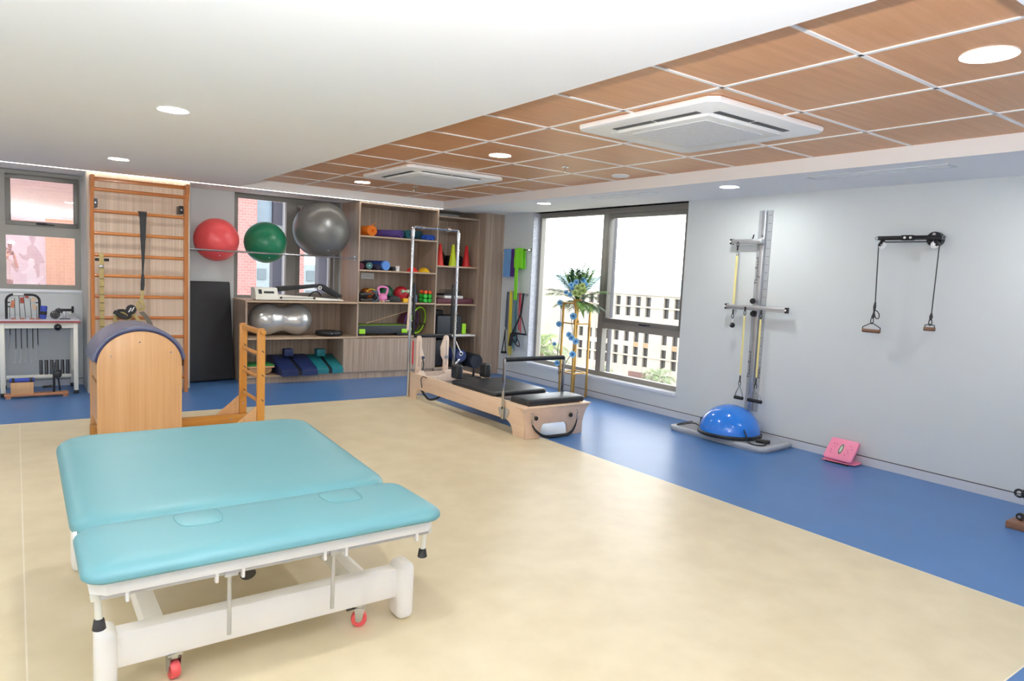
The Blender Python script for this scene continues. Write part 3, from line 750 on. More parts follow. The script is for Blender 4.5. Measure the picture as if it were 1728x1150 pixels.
# ================================================================== wall bars
wbz = thing('wall_bars', 'tall varnished wooden wall bars fixed to the pier at the left', 'wall bars', (1.11, 8.52, 0))
for x0, sgn in ((0.643, -1), (1.548, 1)):
    prof = [(8.47, 0.0), (8.47, 2.12), (8.40, 2.24), (8.385, 2.335), (8.55, 2.335), (8.57, 2.20), (8.57, 0.0)]
    MB(M_barwood).prism(prof, 'x', x0, x0+0.038, 0.006, 3).build('bar_post', wbz)
for z in (0.17, 0.404, 0.634, 0.846, 1.076, 1.298, 1.515, 1.745, 1.975):
    MB(M_rungwood).cyl((0.681, 8.52, z), (1.548, 8.52, z), 0.0185, 16).build('rung', wbz)
MB(M_rungwood).cyl((0.681, 8.455, 2.195), (1.548, 8.455, 2.195), 0.0195, 16).build('rung', wbz)
MB(M_rungwood).box(0.681, 1.548, 8.50, 8.53, 2.285, 2.325, 0.004).build('top_rail', wbz)
for x, k in ((0.681, 1), (1.510, 1)):
    for z in (2.06, 0.34):
        b = MB(M_blackm).box(x, x+0.038, 8.55, 8.742, z-0.045, z+0.045, 0.002).box(x, x+0.038, 8.54, 8.55, z-0.045, z+0.045)
        bo = b.build('wall_bracket', wbz)
        MB(M_chrome).lathe([(0, -0.008), (0.010, -0.006), (0.012, 0)], (x+0.019, 8.54, z), 'y', 14).build('bolt', bo)
# suspension trainer hanging from a rung
M_khaki = mat('khaki_webbing', (178, 158, 106), 0.8, var=0.12, scale=40)
su = thing('suspension_trainer', 'black and khaki suspension strap bundled on the wall bars', 'exercise strap', (1.14, 8.45, 1.0))
MB(M_black).ribbon([(1.135, 8.545, 1.955), (1.135, 8.547, 1.99), (1.135, 8.52, 2.004), (1.135, 8.494, 1.985), (1.135, 8.485, 1.93), (1.135, 8.48, 1.70), (1.135, 8.478, 1.50), (1.13, 8.475, 1.35)], [(0.09, 0, 0), (0.09, 0, 0), (0.085, 0, 0), (0.08, 0, 0), (0.065, 0, 0), (0.05, 0, 0), (0.03, 0, 0), (0.018, 0, 0)], 0.006).build('anchor_strap', su)
MB(M_black).ribbon([(1.13, 8.475, 1.35), (1.13, 8.47, 1.28), (1.128, 8.47, 1.21), (1.125, 8.47, 1.15)], [(0.015, 0, 0), (0.035, 0, 0), (0.04, 0, 0), (0.03, 0, 0)], 0.008).build('carabiner_loop', su)
for pts in ([(1.125, 8.46, 1.15), (1.12, 8.45, 1.09), (1.105, 8.44, 1.04), (1.075, 8.43, 1.00), (1.085, 8.42, 0.95), (1.13, 8.42, 0.96), (1.12, 8.43, 1.02), (1.09, 8.44, 1.05)],
            [(1.03, 8.43, 0.92), (0.98, 8.43, 0.83), (0.92, 8.44, 0.79), (0.87, 8.43, 0.80), (0.86, 8.42, 0.86), (0.90, 8.42, 0.90), (0.98, 8.42, 0.90)],
            [(1.02, 8.43, 0.91), (1.06, 8.42, 0.86), (1.10, 8.42, 0.80), (1.12, 8.43, 0.74)],
            [(1.00, 8.43, 0.88), (0.97, 8.42, 0.80), (0.94, 8.43, 0.74)]):
    P_ = spline(pts, 5); W_ = []
    for i in range(len(P_)):
        d_ = (P_[min(i+1, len(P_)-1)]-P_[max(i-1, 0)]).normalized()
        W_.append((d_.cross(Vector((0.25, -0.9, 0.1))).normalized()*0.034+Vector((0, 0.012, 0))))
    MB(M_khaki).ribbon(P_, W_, 0.005).build('webbing', su)
bu = MB(M_black).lathe([(0, -0.014), (0.046, -0.012), (0.052, 0.0), (0.046, 0.012), (0, 0.014)], (1.01, 8.41, 0.945), 'y', 24)
bu.build('buckle', su)
for k in (-1, 1):
    wb_ = MB(M_white); wb_.T = Matrix.Translation((1.01+0.014*k, 8.393, 0.945+0.004*k)) @ Matrix.Rotation(0.5, 4, 'Y'); wb_.box(-0.005, 0.005, -0.003, 0.003, -0.026, 0.026, 0.001); wb_.build('buckle_mark', su)
MB(M_black).tube(spline([(0.87, 8.42, 0.90), (0.90, 8.40, 0.87), (0.96, 8.39, 0.855), (1.0, 8.40, 0.88), (0.95, 8.42, 0.93), (0.88, 8.43, 0.93)], 5), 0.016, 8).build('foot_cradle', su)
MB(mat('grey_webbing', (110, 104, 92), 0.8)).ribbon(spline([(1.11, 8.43, 0.92), (1.15, 8.42, 0.87), (1.19, 8.42, 0.80), (1.21, 8.43, 0.72)], 5), (0.045, 0.01, 0.01), 0.006).build('webbing', su)
MB(M_black).cyl((0.85, 8.43, 0.92), (0.96, 8.40, 0.86), 0.022, 12, b=0.004).build('grip', su)
MB(M_black).cyl((0.96, 8.42, 0.765), (1.09, 8.41, 0.79), 0.020, 12, b=0.004).build('grip', su)
kb = thing('khaki_strap', 'khaki webbing strap with sewn loops hanging at the left of the wall bars', 'strap', (0.745, 8.47, 0.7))
MB(M_khaki).ribbon([(0.745, 8.545, 1.50), (0.745, 8.535, 1.535), (0.745, 8.51, 1.535), (0.745, 8.492, 1.51), (0.745, 8.485, 1.4), (0.745, 8.485, 0.72)], (0.044, 0, 0), 0.005).build('webbing', kb)
MB(M_chrome).box(0.722, 0.768, 8.470, 8.482, 1.38, 1.41, 0.004).build('buckle', kb)
for k in range(7):
    z = 1.26-k*0.085
    MB(mat('khaki_stitch', (120, 106, 70), 0.8)).box(0.724, 0.766, 8.479, 8.4825, z, z+0.010).build('stitched_loop', kb)
MB(M_black).box(0.69, 0.82, 8.545, 8.56, 1.45, 1.48, 0.004).build('hook_bar', kb)
# black gym mat leaning on the back wall
gm = MB(mat('black_mat_vinyl', (40, 41, 44), 0.55, var=0.06, bump=0.03, bscale=300))
gm.T = Matrix.Translation((1.675, 9.055, 0)) @ Matrix.Rotation(math.radians(11), 4, 'Z') @ Matrix.Rotation(math.radians(-7.0), 4, 'X')
gm.box(0.0, 0.61, 0.0, 0.05, 0.010, 1.262, 0.02, 3)
one(gm, 'gym_mat', 'large black gym mat leaning on the wall beside the wall bars', 'mat')
# ================================================================== shelf units along the back wall
YS = 8.76          # front plane of the shelves
def shelf(mb, x0, x1, z, t=0.022, y1=None): return mb.box(x0, x1, YS, y1 or YB-0.012, z-t, z, 0.0015, 1)
# low cabinet under the back window
lc = thing('low_cabinet', 'low open oak laminate cabinet under the back window', 'cabinet', (2.97, 9.07, 0))
MB(M_lamh).box(2.288, 3.735, YS-0.008, YB-0.004, 1.022, 1.046, 0.002, 1).build('worktop', lc)
MB(M_lam).box(2.288, 2.31, YS, YB-0.012, 0.0, 1.022).build('side_panel', lc)
MB(M_lamh).box(2.31, 3.735, YS, YB-0.03, 0.555, 0.58, 0.0015, 1).build('shelf_board', lc)
MB(M_lam).box(2.31, 3.735, YB-0.03, YB-0.014, 0.09, 1.022).build('back_panel', lc)
MB(M_lamh).box(2.31, 3.555, YS, YB-0.03, 0.075, 0.10, 0.0015, 1).build('bottom_board', lc)
MB(M_lam).box(2.31, 3.735, YS+0.02, YS+0.04, 0.0, 0.075).build('plinth', lc)
# base cupboard with plain doors
cu = thing('base_cupboard', 'closed oak laminate cupboard below the tall shelf unit', 'cupboard', (4.25, 9.07, 0))
MB(M_lam).box(3.555, 4.95, YS+0.02, YB-0.012, 0.075, 0.553).build('body', cu)
MB(M_lam).box(3.575, 4.955, YS+0.03, YS+0.05, 0.0, 0.075).build('plinth', cu)
for x0, x1 in ((3.558, 4.60), (4.604, 4.948)):
    MB(M_lam).box(x0, x1, YS, YS+0.018, 0.095, 0.550, 0.001, 1).build('door', cu)
# tall shelf unit
tu = thing('tall_shelf_unit', 'tall open oak laminate shelf unit holding mat rolls, rollers and dumbbells', 'shelf unit', (4.34, 9.07, 0.555))
for x0 in (3.737, 4.928): MB(M_lam).box(x0, x0+0.022, YS, YB-0.012, 0.583, 2.395).build('side_panel', tu)
MB(M_lam).box(3.759, 4.928, YB-0.028, YB-0.012, 0.583, 2.395).build('back_panel', tu)
for z in (0.583, 1.05, 1.487, 1.947):
    MB(M_lamh).box(3.737 if z < 0.6 else 3.759, 4.95 if z < 0.6 else 4.928, YS, YB-0.028 if z > 0.6 else YB-0.012, z-0.022, z, 0.0015, 1).build('shelf_board', tu)
MB(M_lam).box(3.759, 4.928, YS, YB-0.028, 2.372, 2.395).build('top_board', tu)
# lower shelf unit beside the column
su2 = thing('corner_shelf_unit', 'narrower open oak laminate shelf unit with cones beside the boxed column', 'shelf unit', (5.30, 9.07, 0))
MB(M_lam).box(5.633, 5.653, YS, YB-0.012, 0.0, 2.31).build('side_panel', su2)
MB(M_lam).box(4.953, 5.633, YB-0.028, YB-0.012, 0.1, 2.29).build('back_panel', su2)
MB(M_lam).box(4.953, 4.968, YS+0.001, YB-0.028, 0.0, 0.55).build('side_panel', su2)
for z in (0.105, 0.572, 1.042, 1.597):
    MB(M_lamh).box(4.968 if z < 0.2 else 4.953, 5.633, YS, YB-0.028, z-0.022, z, 0.0015, 1).build('shelf_board', su2)
MB(M_lam).box(4.953, 5.633, YS, YB-0.012, 2.29, 2.312).build('top_board', su2)
MB(M_lam).box(4.968, 5.633, YS+0.02, YS+0.04, 0.0, 0.083).build('plinth', su2)

# socket plate inside the tall unit
so = thing('socket_plate', 'white double power socket plate under the second shelf', 'power socket', (4.13, 9.352, 1.36))
MB(M_white).box(4.035, 4.235, 9.343, 9.352, 1.355, 1.44, 0.003).build('plate', so)
for x in (4.075, 4.195):
    for dx, dz in ((0, 0.022), (-0.012, -0.008), (0.012, -0.008)):
        MB(M_gap).cyl((x+dx, 9.3425, 1.398+dz), (x+dx, 9.344, 1.398+dz), 0.005, 10).build('socket_hole', so)
for x in (4.12, 4.15): MB(mat('switch_grey', (214, 214, 212), 0.4)).box(x-0.011, x+0.011, 9.339, 9.344, 1.38, 1.416, 0.002).build('switch', so)

# ------------------------------------------------------------------ exercise balls on the rail
rl = thing('ball_rail', 'thin chrome rail holding three exercise balls against the back wall', 'rail', (2.70, 8.85, 1.635))
MB(M_chrome).cyl((1.665, 8.85, 1.636), (3.735, 8.85, 1.632), 0.0115, 14).build('rail_tube', rl)
for x in (1.662, 3.724): MB(M_chrome).cyl((x, 8.85, 1.636), (x+0.012, 8.85, 1.636), 0.028, 18).build('flange', rl)
def gymball(x, y, z, r, m, label, nm='exercise_ball'):
    t = thing(nm, label, 'exercise ball', (x, y, z-r), 'exercise balls on the rail')
    mb = MB(m); prof = []
    n = 44
    for i in range(n+1):
        a = -PI/2+PI*i/n
        k = 1.0+(0.0012*math.cos(i*2.6) if 8 < i < 36 else 0)
        prof.append((r*k*math.cos(a), r*k*math.sin(a)))
    mb.T = Matrix.Translation((x, y, z)) @ Matrix.Rotation(0.5, 4, 'X') @ Matrix.Rotation(0.4, 4, 'Y')
    mb.lathe(prof, (0, 0, 0), 'z', 48); mb.build('ball_skin', t, 60)
    p = MB(M_white); p.T = mb.T if False else Matrix.Translation((x, y, z)) @ Matrix.Rotation(2.4, 4, 'X')
    p.lathe([(0, r+0.002), (0.008, r+0.001), (0.009, r-0.004)], (0, 0, 0), 'z', 12).build('valve_plug', t)
def ballmat(name, rgb, rough=0.34, metal=0.0): return mat(name, rgb, rough, metal, var=0.03, scale=2)
gymball(2.024, 9.105, 1.770, 0.262, ballmat('coral_red_ball', (244, 92, 94)), 'coral red exercise ball on the rail beside the wall bars')
gymball(2.616, 9.105, 1.775, 0.262, ballmat('green_ball', (28, 122, 86)), 'green exercise ball in the middle of the rail')
gymball(3.316, 8.998, 1.985, 0.372, mat('grey_ball', (120, 120, 118), 0.36, 0.35, var=0.03, scale=2), 'largest exercise ball, dark silver grey, on the rail beside the shelf unit')

# ------------------------------------------------------------------ on and in the low cabinet
cp_ = thing('knee_motion_machine', 'cream continuous motion machine with black limb arms lying on the low cabinet', 'therapy machine', (3.0, 8.92, 1.046))
MB(M_cream).prism([(8.80, 1.056), (9.03, 1.056), (9.03, 1.205), (8.86, 1.205), (8.80, 1.10)], 'x', 2.42, 2.70, 0.006).build('control_box', cp_)
MB(M_cream).prism([(2.70, 1.056), (3.56, 1.056), (3.56, 1.072), (2.70, 1.125)], 'y', 8.80, 9.02, 0.004).build('base_plate', cp_)
for x, y in ((2.46, 8.83), (2.46, 9.0), (3.5, 8.83), (3.5, 9.0)): MB(M_black).cyl((x, y, 1.046), (x, y, 1.058), 0.014, 12).build('rubber_foot', cp_)
pn = MB(M_black)
pT = Matrix.Translation((2.56, 8.83, 1.155)) @ Matrix.Rotation(math.atan2(0.105, 0.06)-PI/2, 4, 'X')
pn.T = pT; pn.box(-0.10, -0.06, -0.003, 0.002, -0.03, 0.03).box(-0.035, 0.09, -0.003, 0.002, -0.022, 0.006)
cpn = pn.build('display', cp_)
for x in (-0.055, 0.0, 0.055):
    b = MB(mat('beige_button', (206, 160, 130), 0.5)); b.T = Matrix.Translation((2.56+x, 8.812, 1.098)); b.box(-0.016, 0.016, -0.004, 0.006, -0.006, 0.006, 0.002); b.build('button', cp_)
MB(M_black).box(2.73, 3.16, 8.80, 8.804, 1.082, 1.088).build('side_slot', cp_)
for x in (2.73, 3.16): MB(M_black).cyl((x, 8.788, 1.085), (x, 8.802, 1.085), 0.014, 14).build('side_knob', cp_)
MB(M_black).prism([(2.71, 1.16), (2.71, 1.225), (2.90, 1.238), (3.00, 1.245), (3.25, 1.27), (3.27, 1.235), (3.02, 1.20)], 'y', 8.84, 8.98, 0.012, 3).build('thigh_support', cp_)
MB(M_black).prism([(3.22, 1.24), (3.25, 1.272), (3.30, 1.268), (3.56, 1.128), (3.55, 1.095), (3.48, 1.10)], 'y', 8.84, 8.98, 0.012, 3).build('calf_support', cp_)
ph = MB(M_white).cyl((3.245, 8.825, 1.222), (3.245, 8.84, 1.222), 0.024, 20); ph.m(M_black).cyl((3.245, 8.82, 1.222), (3.245, 8.826, 1.222), 0.010, 14); ph.build('pivot_cap', cp_)
MB(M_blackm).tube(spline([(3.12, 8.90, 1.10), (3.17, 8.90, 1.155), (3.24, 8.90, 1.165), (3.29, 8.90, 1.11)], 6), 0.010, 8).build('support_loop', cp_)

pe = MB(mat('silver_ball', (205, 205, 204), 0.24, 0.6, var=0.02, scale=2)); prof = []
for i in range(61):
    t = -1+2*i/60; x = t*0.405
    a = math.acos(max(-1, min(1, (abs(x)-0.195)/0.21))) if abs(x) > 0.195 else PI/2
    r = 0.21*math.sin(a) if abs(x) > 0.195 else 0.165+0.045*(0.5-0.5*math.cos(PI*abs(x)/0.195))
    prof.append((r, x))
pe.T = Matrix.Translation((2.815, 9.07, 0.792))
pe.lathe(prof, (0, 0, 0), 'x', 48)
one(pe, 'peanut_ball', 'silver peanut shaped exercise ball inside the low cabinet', 'exercise ball', sharp=60)
bd = thing('balance_disc', 'black air cushion disc on the middle shelf of the low cabinet', 'balance cushion', (3.43, 8.96, 0.58))
MB(M_black).lathe([(0, 0.02), (0.10, 0.012), (0.16, 0.0), (0.178, 0.02), (0.182, 0.04), (0.172, 0.062), (0.13, 0.068), (0, 0.058)], (3.43, 8.96, 0.58), n=40).build('cushion_skin', bd)
for k in range(10):
    a = 2*PI*k/10; MB(M_black).ball((3.43+0.08*math.cos(a), 8.96+0.08*math.sin(a), 0.642), 0.009, (1, 1, 0.6), 8, 5).build('nub', bd)
MB(M_alud).cyl((3.40, 8.778, 0.62), (3.40, 8.784, 0.62), 0.007, 10).build('valve', bd)
# folded wedge cushions
def wedge(x0, x1, yf, z0, m, label, blockx, rise):
    t = thing('wedge_cushion', label, 'wedge cushion', ((x0+x1)/2, 9.0, z0), 'strapped wedge cushions')
    prof = [(yf, z0), (9.28, z0), (9.28, z0+rise), (9.12, z0+rise+0.02), (yf+0.03, z0+0.085), (yf, z0+0.06)]
    xm = (x0+x1)/2
    for a, b in ((x0, xm-0.022), (xm+0.022, x1)): MB(m).prism(prof, 'x', a, b, 0.010, 2).build('foam_half', t)
    MB(M_black).prism([(yf+0.01, z0+0.002), (9.27, z0+0.002), (9.27, z0+rise-0.01), (9.12, z0+rise+0.008), (yf+0.035, z0+0.070), (yf+0.01, z0+0.05)], 'x', xm-0.021, xm+0.021).build('strap', t)
    y = 9.03; zt = z0+0.085+(rise-0.065)*(y-yf-0.03)/(9.12-yf-0.03)
    MB(m).box(blockx-0.06, blockx+0.06, y-0.06, y+0.06, zt+0.012, zt+0.112, 0.012).build('top_block', t)
wedge(2.70, 3.165, 8.62, 0.101, M_navy, 'navy blue strapped wedge cushion with a small block on the bottom shelf', 2.90, 0.20)
wedge(3.185, 3.545, 8.70, 0.101, mat('teal_wedge', (28, 116, 124), 0.45, var=0.08), 'teal strapped wedge cushion with a small block on the bottom shelf', 3.335, 0.19)
gb_ = thing('rocker_board', 'small balance board with a green top at the left of the bottom shelf', 'balance board', (2.46, 8.95, 0.101))
MB(mat('green_rocker_top', (44, 128, 58), 0.7)).box(2.33, 2.66, 8.80, 9.12, 0.215, 0.232, 0.003).build('green_top', gb_)
MB(M_barrel).box(2.33, 2.66, 8.80, 9.12, 0.195, 0.215, 0.002).build('board', gb_)
rk = [(2.36, 0.195), (2.64, 0.195), (2.64, 0.17)]+[(2.50+0.14*math.cos(a), 0.16-0.058*math.sin(a)) for a in [PI*i/12 for i in range(13)]]+[(2.36, 0.17)]
for y in (8.84, 9.05): MB(M_barrel).prism(rk, 'y', y, y+0.025, 0.002).build('rocker_foot', gb_)

# ------------------------------------------------------------------ rolls and rollers
def matroll(p0, p1, r, m, name, label, cat, group=None, hole=0.33, flap=0.0):
    """rolled mat from p0 (front end) to p1, spiral seen on the ends"""
    p0, p1 = Vector(p0), Vector(p1); L = (p1-p0).length; d = (p1-p0).normalized()
    rot = Vector((0, 0, 1)).rotation_difference(d).to_matrix().to_4x4()
    t = thing(name, label, cat, (p0.x, p0.y, min(p0.z, p1.z)-r), group)
    mb = MB(m); mb.T = Matrix.Translation(p0) @ rot
    prof = [(r*hole, 0.0), (r*0.97, 0.0), (r, 0.006), (r, L-0.006), (r*0.97, L), (r*hole, L), (r*hole, L-0.03), (0.0, L-0.03)]
    mb.lathe([(0.0, 0.03), (r*hole, 0.03)] + prof, (0, 0, 0), 'z', 36)
    mb.build('rolled_foam', t)
    e = MB(mat(m.name+'_seam', tuple(0.55*255*(c**(1/2.2)) for c in m.node_tree.nodes['Color Ramp'].color_ramp.elements[1].color[:3]), 0.7))
    e.T = mb.T
    sp = [(r*(hole+0.06+(0.90-hole)*i/70)*math.cos(i*0.27), r*(hole+0.06+(0.90-hole)*i/70)*math.sin(i*0.27), -0.0008) for i in range(71)]
    e.tube(sp, 0.0012, 5).build('spiral_seam', t)
    return t
def fm(name, rgb, r=0.75): return mat(name, rgb, r, var=0.05, bump=0.05, bscale=300)
z1 = 1.947
tt_ = matroll((3.945, 8.80, z1+0.072), (3.945, 9.30, z1+0.072), 0.072, fm('orange_foam', (232, 122, 26)), 'exercise_mat_roll', 'orange rolled mat with a loose flap on the top shelf', 'rolled mat', 'rolled mats on the top shelf')
MB(fm('orange_foam', (232, 122, 26))).tube([(3.93, 8.80, z1+0.14), (3.96, 8.80, z1+0.156), (4.0, 8.80, z1+0.176)], 0.004, 6).build('loose_flap', tt_)
matroll((4.385, 8.80, z1+0.056), (4.12, 9.27, z1+0.056), 0.056, fm('purple_foam', (84, 66, 138)), 'exercise_mat_roll', 'purple rolled mat lying at an angle on the top shelf', 'rolled mat', 'rolled mats on the top shelf', 0.2)
matroll((4.520, 8.82, z1+0.060), (4.50, 9.30, z1+0.060), 0.060, fm('teal_foam', (22, 92, 104)), 'exercise_mat_roll', 'teal rolled mat end-on between the purple and dark teal rolls on the top shelf', 'rolled mat', 'rolled mats on the top shelf', 0.2)
dt = matroll((4.745, 8.93, z1+0.066), (4.60, 9.30, z1+0.066), 0.066, fm('dark_teal_foam', (24, 74, 88)), 'exercise_mat_roll', 'dark teal rolled mat with a grey carry strap on the top shelf', 'rolled mat', 'rolled mats on the top shelf', 0.2)
cs = MB(mat('grey_strap', (134, 142, 150), 0.7)); cs.T = Matrix.Translation((4.715, 9.006, z1+0.066)) @ Vector((0, 0, 1)).rotation_difference(Vector((-0.145, 0.37, 0)).normalized()).to_matrix().to_4x4()
cs.lathe([(0.0665, -0.022), (0.0685, -0.020), (0.0685, 0.020), (0.0665, 0.022)], (0, 0, 0), 'z', 30).build('carry_strap', dt)
for x, lb_ in ((4.810, 'bright blue rolled mat on the top shelf, left of its twin'), (4.882, 'bright blue rolled mat at the right end of the top shelf')):
    matroll((x, 8.80, z1+0.042), (x, 9.28, z1+0.042), 0.0365, fm('bright_blue_foam', (42, 92, 206)), 'exercise_mat_roll', lb_, 'rolled mat', 'rolled mats on the top shelf', 0.22)
z2 = 1.487
matroll((3.808, 8.82, z2+0.046), (3.808, 9.25, z2+0.046), 0.045, fm('maroon_foam', (104, 44, 62)), 'foam_roller', 'maroon foam roller at the left end of the second shelf', 'foam roller', 'foam rollers on the second shelf', 0.05)
rg = matroll((3.917, 8.80, z2+0.058), (3.917, 9.15, z2+0.058), 0.056, fm('black_foam', (28, 32, 38)), 'foam_roller', 'black foam roller with a pale teal ring on its end', 'foam roller', 'foam rollers on the second shelf', 0.05)
gmn = MB(mat('pale_teal_ring', (120, 186, 188), 0.5)); gmn.torus((3.917, 8.798, z2+0.058), 0.036, 0.004, 'y', 28, 6).cyl((3.917, 8.795, z2+0.058), (3.917, 8.80, z2+0.058), 0.018, 18); gmn.build('end_ring', rg)
fr_ = matroll((4.165, 8.80, z2+0.068), (4.06, 9.28, z2+0.068), 0.066, fm('dark_blue_foam', (30, 58, 128)), 'foam_roller', 'thick blue foam roller with a light blue end', 'foam roller', 'foam rollers on the second shelf', 0.05)
le = MB(fm('light_blue_foam', (96, 148, 226))); le.T = Matrix.Translation((4.165, 8.80, z2+0.068)) @ Vector((0, 0, 1)).rotation_difference(Vector((-0.105, 0.48, 0)).normalized()).to_matrix().to_4x4()
le.lathe([(0, -0.004), (0.062, -0.004), (0.066, 0.0), (0.0667, 0.03), (0.0662, 0.03)], (0, 0, 0), 'z', 36).build('roller_end', fr_)
matroll((4.045, 8.78, z2+0.040), (4.0, 8.98, z2+0.040), 0.038, fm('indigo_foam', (44, 40, 66)), 'foam_roller', 'small dark indigo roller in front of the thick blue one', 'foam roller', 'foam rollers on the second shelf', 0.05)
matroll((4.285, 8.80, z2+0.030), (4.245, 9.02, z2+0.030), 0.028, fm('black_foam', (28, 32, 38)), 'foam_roller', 'thin black roller beside the white cup', 'foam roller', 'foam rollers on the second shelf', 0.05)
c = MB(M_white).lathe([(0.026, 0.0), (0.031, 0.07), (0.033, 0.072), (0.029, 0.068), (0.024, 0.006), (0, 0.006), (0, 0.0)], (4.362, 8.85, z2), n=24)
one(c, 'cup', 'small white cup on the second shelf', 'cup')
def dome(x, m, lb_):
    t = MB(m).lathe([(0.088, 0.0), (0.086, 0.008), (0.06, 0.045), (0.035, 0.064), (0.022, 0.066), (0.022, 0.060), (0.034, 0.058), (0.056, 0.04), (0.08, 0.004)], (x, 8.86, z2), n=32)
    one(t, 'marker_cone', lb_, 'disc cone', 'disc cones on the second shelf')
dome(4.600, mat('red_marker', (214, 52, 44), 0.45), 'red disc cone on the second shelf')
dome(4.788, mat('yellow_marker', (222, 176, 24), 0.45), 'yellow disc cone on the second shelf')

# ------------------------------------------------------------------ third shelf
z3 = 1.05
kbx = thing('kettlebell', 'pink kettlebell with a white base on the third shelf', 'kettlebell', (4.15, 8.86, z3))
M_pink = mat('pink_vinyl', (232, 138, 190), 0.45)
MB(M_pink).lathe([(0, 0.012), (0.045, 0.012), (0.062, 0.04), (0.064, 0.07), (0.05, 0.105), (0.03, 0.12), (0, 0.122)], (4.155, 8.86, z3), n=28).build('bell', kbx)
MB(M_pink).tube(spline([(4.112, 8.86, z3+0.085), (4.088, 8.86, z3+0.15), (4.092, 8.86, z3+0.195), (4.155, 8.86, z3+0.212), (4.22, 8.86, z3+0.195), (4.222, 8.86, z3+0.15), (4.198, 8.86, z3+0.085)], 6), 0.0165, 12).build('handle', kbx)
MB(M_white).lathe([(0, 0.0), (0.05, 0.0), (0.056, 0.014), (0.05, 0.02), (0, 0.02)], (4.155, 8.86, z3), n=28).build('base', kbx)
gymm = lambda x, y, r, m, lb_: one(MB(m).ball((x, y, z3+r), r, seg=32, rings=20), 'medicine_ball', lb_, 'ball', 'balls on the third shelf', 60)
gymm(4.30, 9.08, 0.115, mat('dark_green_rubber', (20, 84, 60), 0.45), 'dark green medicine ball behind the pink kettlebell')
gymm(4.535, 9.06, 0.112, mat('crimson_rubber', (196, 40, 54), 0.45), 'crimson medicine ball on the third shelf')
one(MB(mat('burnt_orange_rubber', (176, 88, 26), 0.55)).ball((4.03, 9.12, z3+0.105), 0.09, (1.05, 1, 0.85)), 'medicine_ball', 'burnt orange ball behind the tangle of black bands', 'ball', 'balls on the third shelf', 60)
# heap of handled bands
def bandheap(cx, cy, n, spread, m, nm, lb_, hgt=0.1):
    random.seed(int(cx*1000)); t = thing(nm, lb_, 'exercise band', (cx, cy, z3))
    mb = MB(m)
    for k in range(n):
        a = random.uniform(0, 6.28); R_ = random.uniform(0.35, 0.9)*spread
        pts = []
        for j in range(7):
            b = a+j*0.9
            pts.append((cx+R_*math.cos(b)*random.uniform(0.7, 1.1), cy+0.7*R_*math.sin(b), z3+0.012+hgt*k/n*random.uniform(0.6, 1.1)))
        mb.tube(spline(pts, 5), 0.009, 7)
    mb.build('rubber_tubing', t)
    return t
bh = bandheap(3.885, 8.93, 9, 0.10, M_black, 'resistance_tubes', 'tangled heap of black resistance tubes at the left of the third shelf', 0.13)
for p0, p1 in (((3.80, 8.80, z3+0.03), (3.90, 8.79, z3+0.022)), ((3.90, 8.80, z3+0.035), (3.99, 8.82, z3+0.03)), ((3.80, 8.82, z3+0.10), (3.88, 8.80, z3+0.105)), ((3.90, 8.85, z3+0.11), (3.98, 8.82, z3+0.105))):
    MB(mat('grey_foam_grip', (74, 70, 68), 0.7)).cyl(p0, p1, 0.017, 12, b=0.004).build('foam_grip', bh)
yt = MB(mat('yellow_tube', (228, 190, 40), 0.5)).tube(spline([(3.89, 8.82, z3+0.165), (3.905, 8.81, z3+0.145), (3.92, 8.80, z3+0.17), (3.97, 8.81, z3+0.175), (4.03, 8.83, z3+0.16)], 6), 0.006, 8)
one(yt, 'yellow_tube', 'thin yellow exercise tube lying over the black tube heap', 'exercise band')
bt = thing('blue_band', 'dark blue exercise cord with handles beside the black tube heap', 'exercise band', (4.03, 8.83, z3))
MB(mat('steel_blue_cord', (70, 110, 140), 0.5)).tube(spline([(3.98, 8.80, z3+0.012), (4.03, 8.79, z3+0.02), (4.06, 8.80, z3+0.06), (4.03, 8.81, z3+0.10), (4.06, 8.82, z3+0.14), (3.98, 8.83, z3+0.145)], 6), 0.007, 8).build('cord', bt)
MB(M_black).cyl((4.0, 8.85, z3+0.03), (4.06, 8.90, z3+0.09), 0.022, 12, b=0.004).build('grip', bt)
pu = thing('black_pouch', 'flat black zip pouch lying in front of the crimson ball', 'pouch', (4.31, 8.88, z3))
MB(M_black).prism([(4.22, z3+0.0), (4.44, z3+0.0), (4.40, z3+0.07), (4.36, z3+0.085), (4.26, z3+0.08), (4.22, z3+0.05)], 'y', 8.82, 8.94, 0.010).build('pouch_body', pu)
MB(mat('teal_zip', (40, 96, 104), 0.5)).box(4.25, 4.37, 8.87, 8.88, z3+0.083, z3+0.088).build('zip', pu)
for x, m_, lb_ in ((4.176, M_chrome, 'small shiny steel ball in front of the kettlebell, left'), (4.212, M_chrome, 'small shiny steel ball in front of the kettlebell, right')):
    one(MB(m_).ball((x, 8.79, z3+0.017), 0.017, seg=16, rings=10), 'steel_ball', lb_, 'ball', 'small steel balls', 60)
one(MB(mat('amber_plastic', (196, 140, 60), 0.4)).ball((4.11, 8.79, z3+0.013), 0.013, seg=14, rings=8), 'massage_ball', 'tiny amber massage ball at the foot of the kettlebell', 'ball', sharp=60)
one(MB(mat('yellow_foam', (230, 176, 30), 0.6)).prism([(4.455, z3), (4.515, z3), (4.525, z3+0.058), (4.442, z3+0.058)], 'y', 8.80, 8.86, 0.004), 'foam_block', 'small yellow foam block on the third shelf', 'block')
wdx = thing('hand_dumbbell', 'pale green hand weight lying against the crimson ball', 'dumbbell', (4.52, 8.90, z3+0.11))
MB(mat('pale_green_vinyl', (178, 200, 172), 0.5)).cyl((4.46, 8.90, z3+0.155), (4.50, 8.90, z3+0.155), 0.026, 16, b=0.006).build('head', wdx)
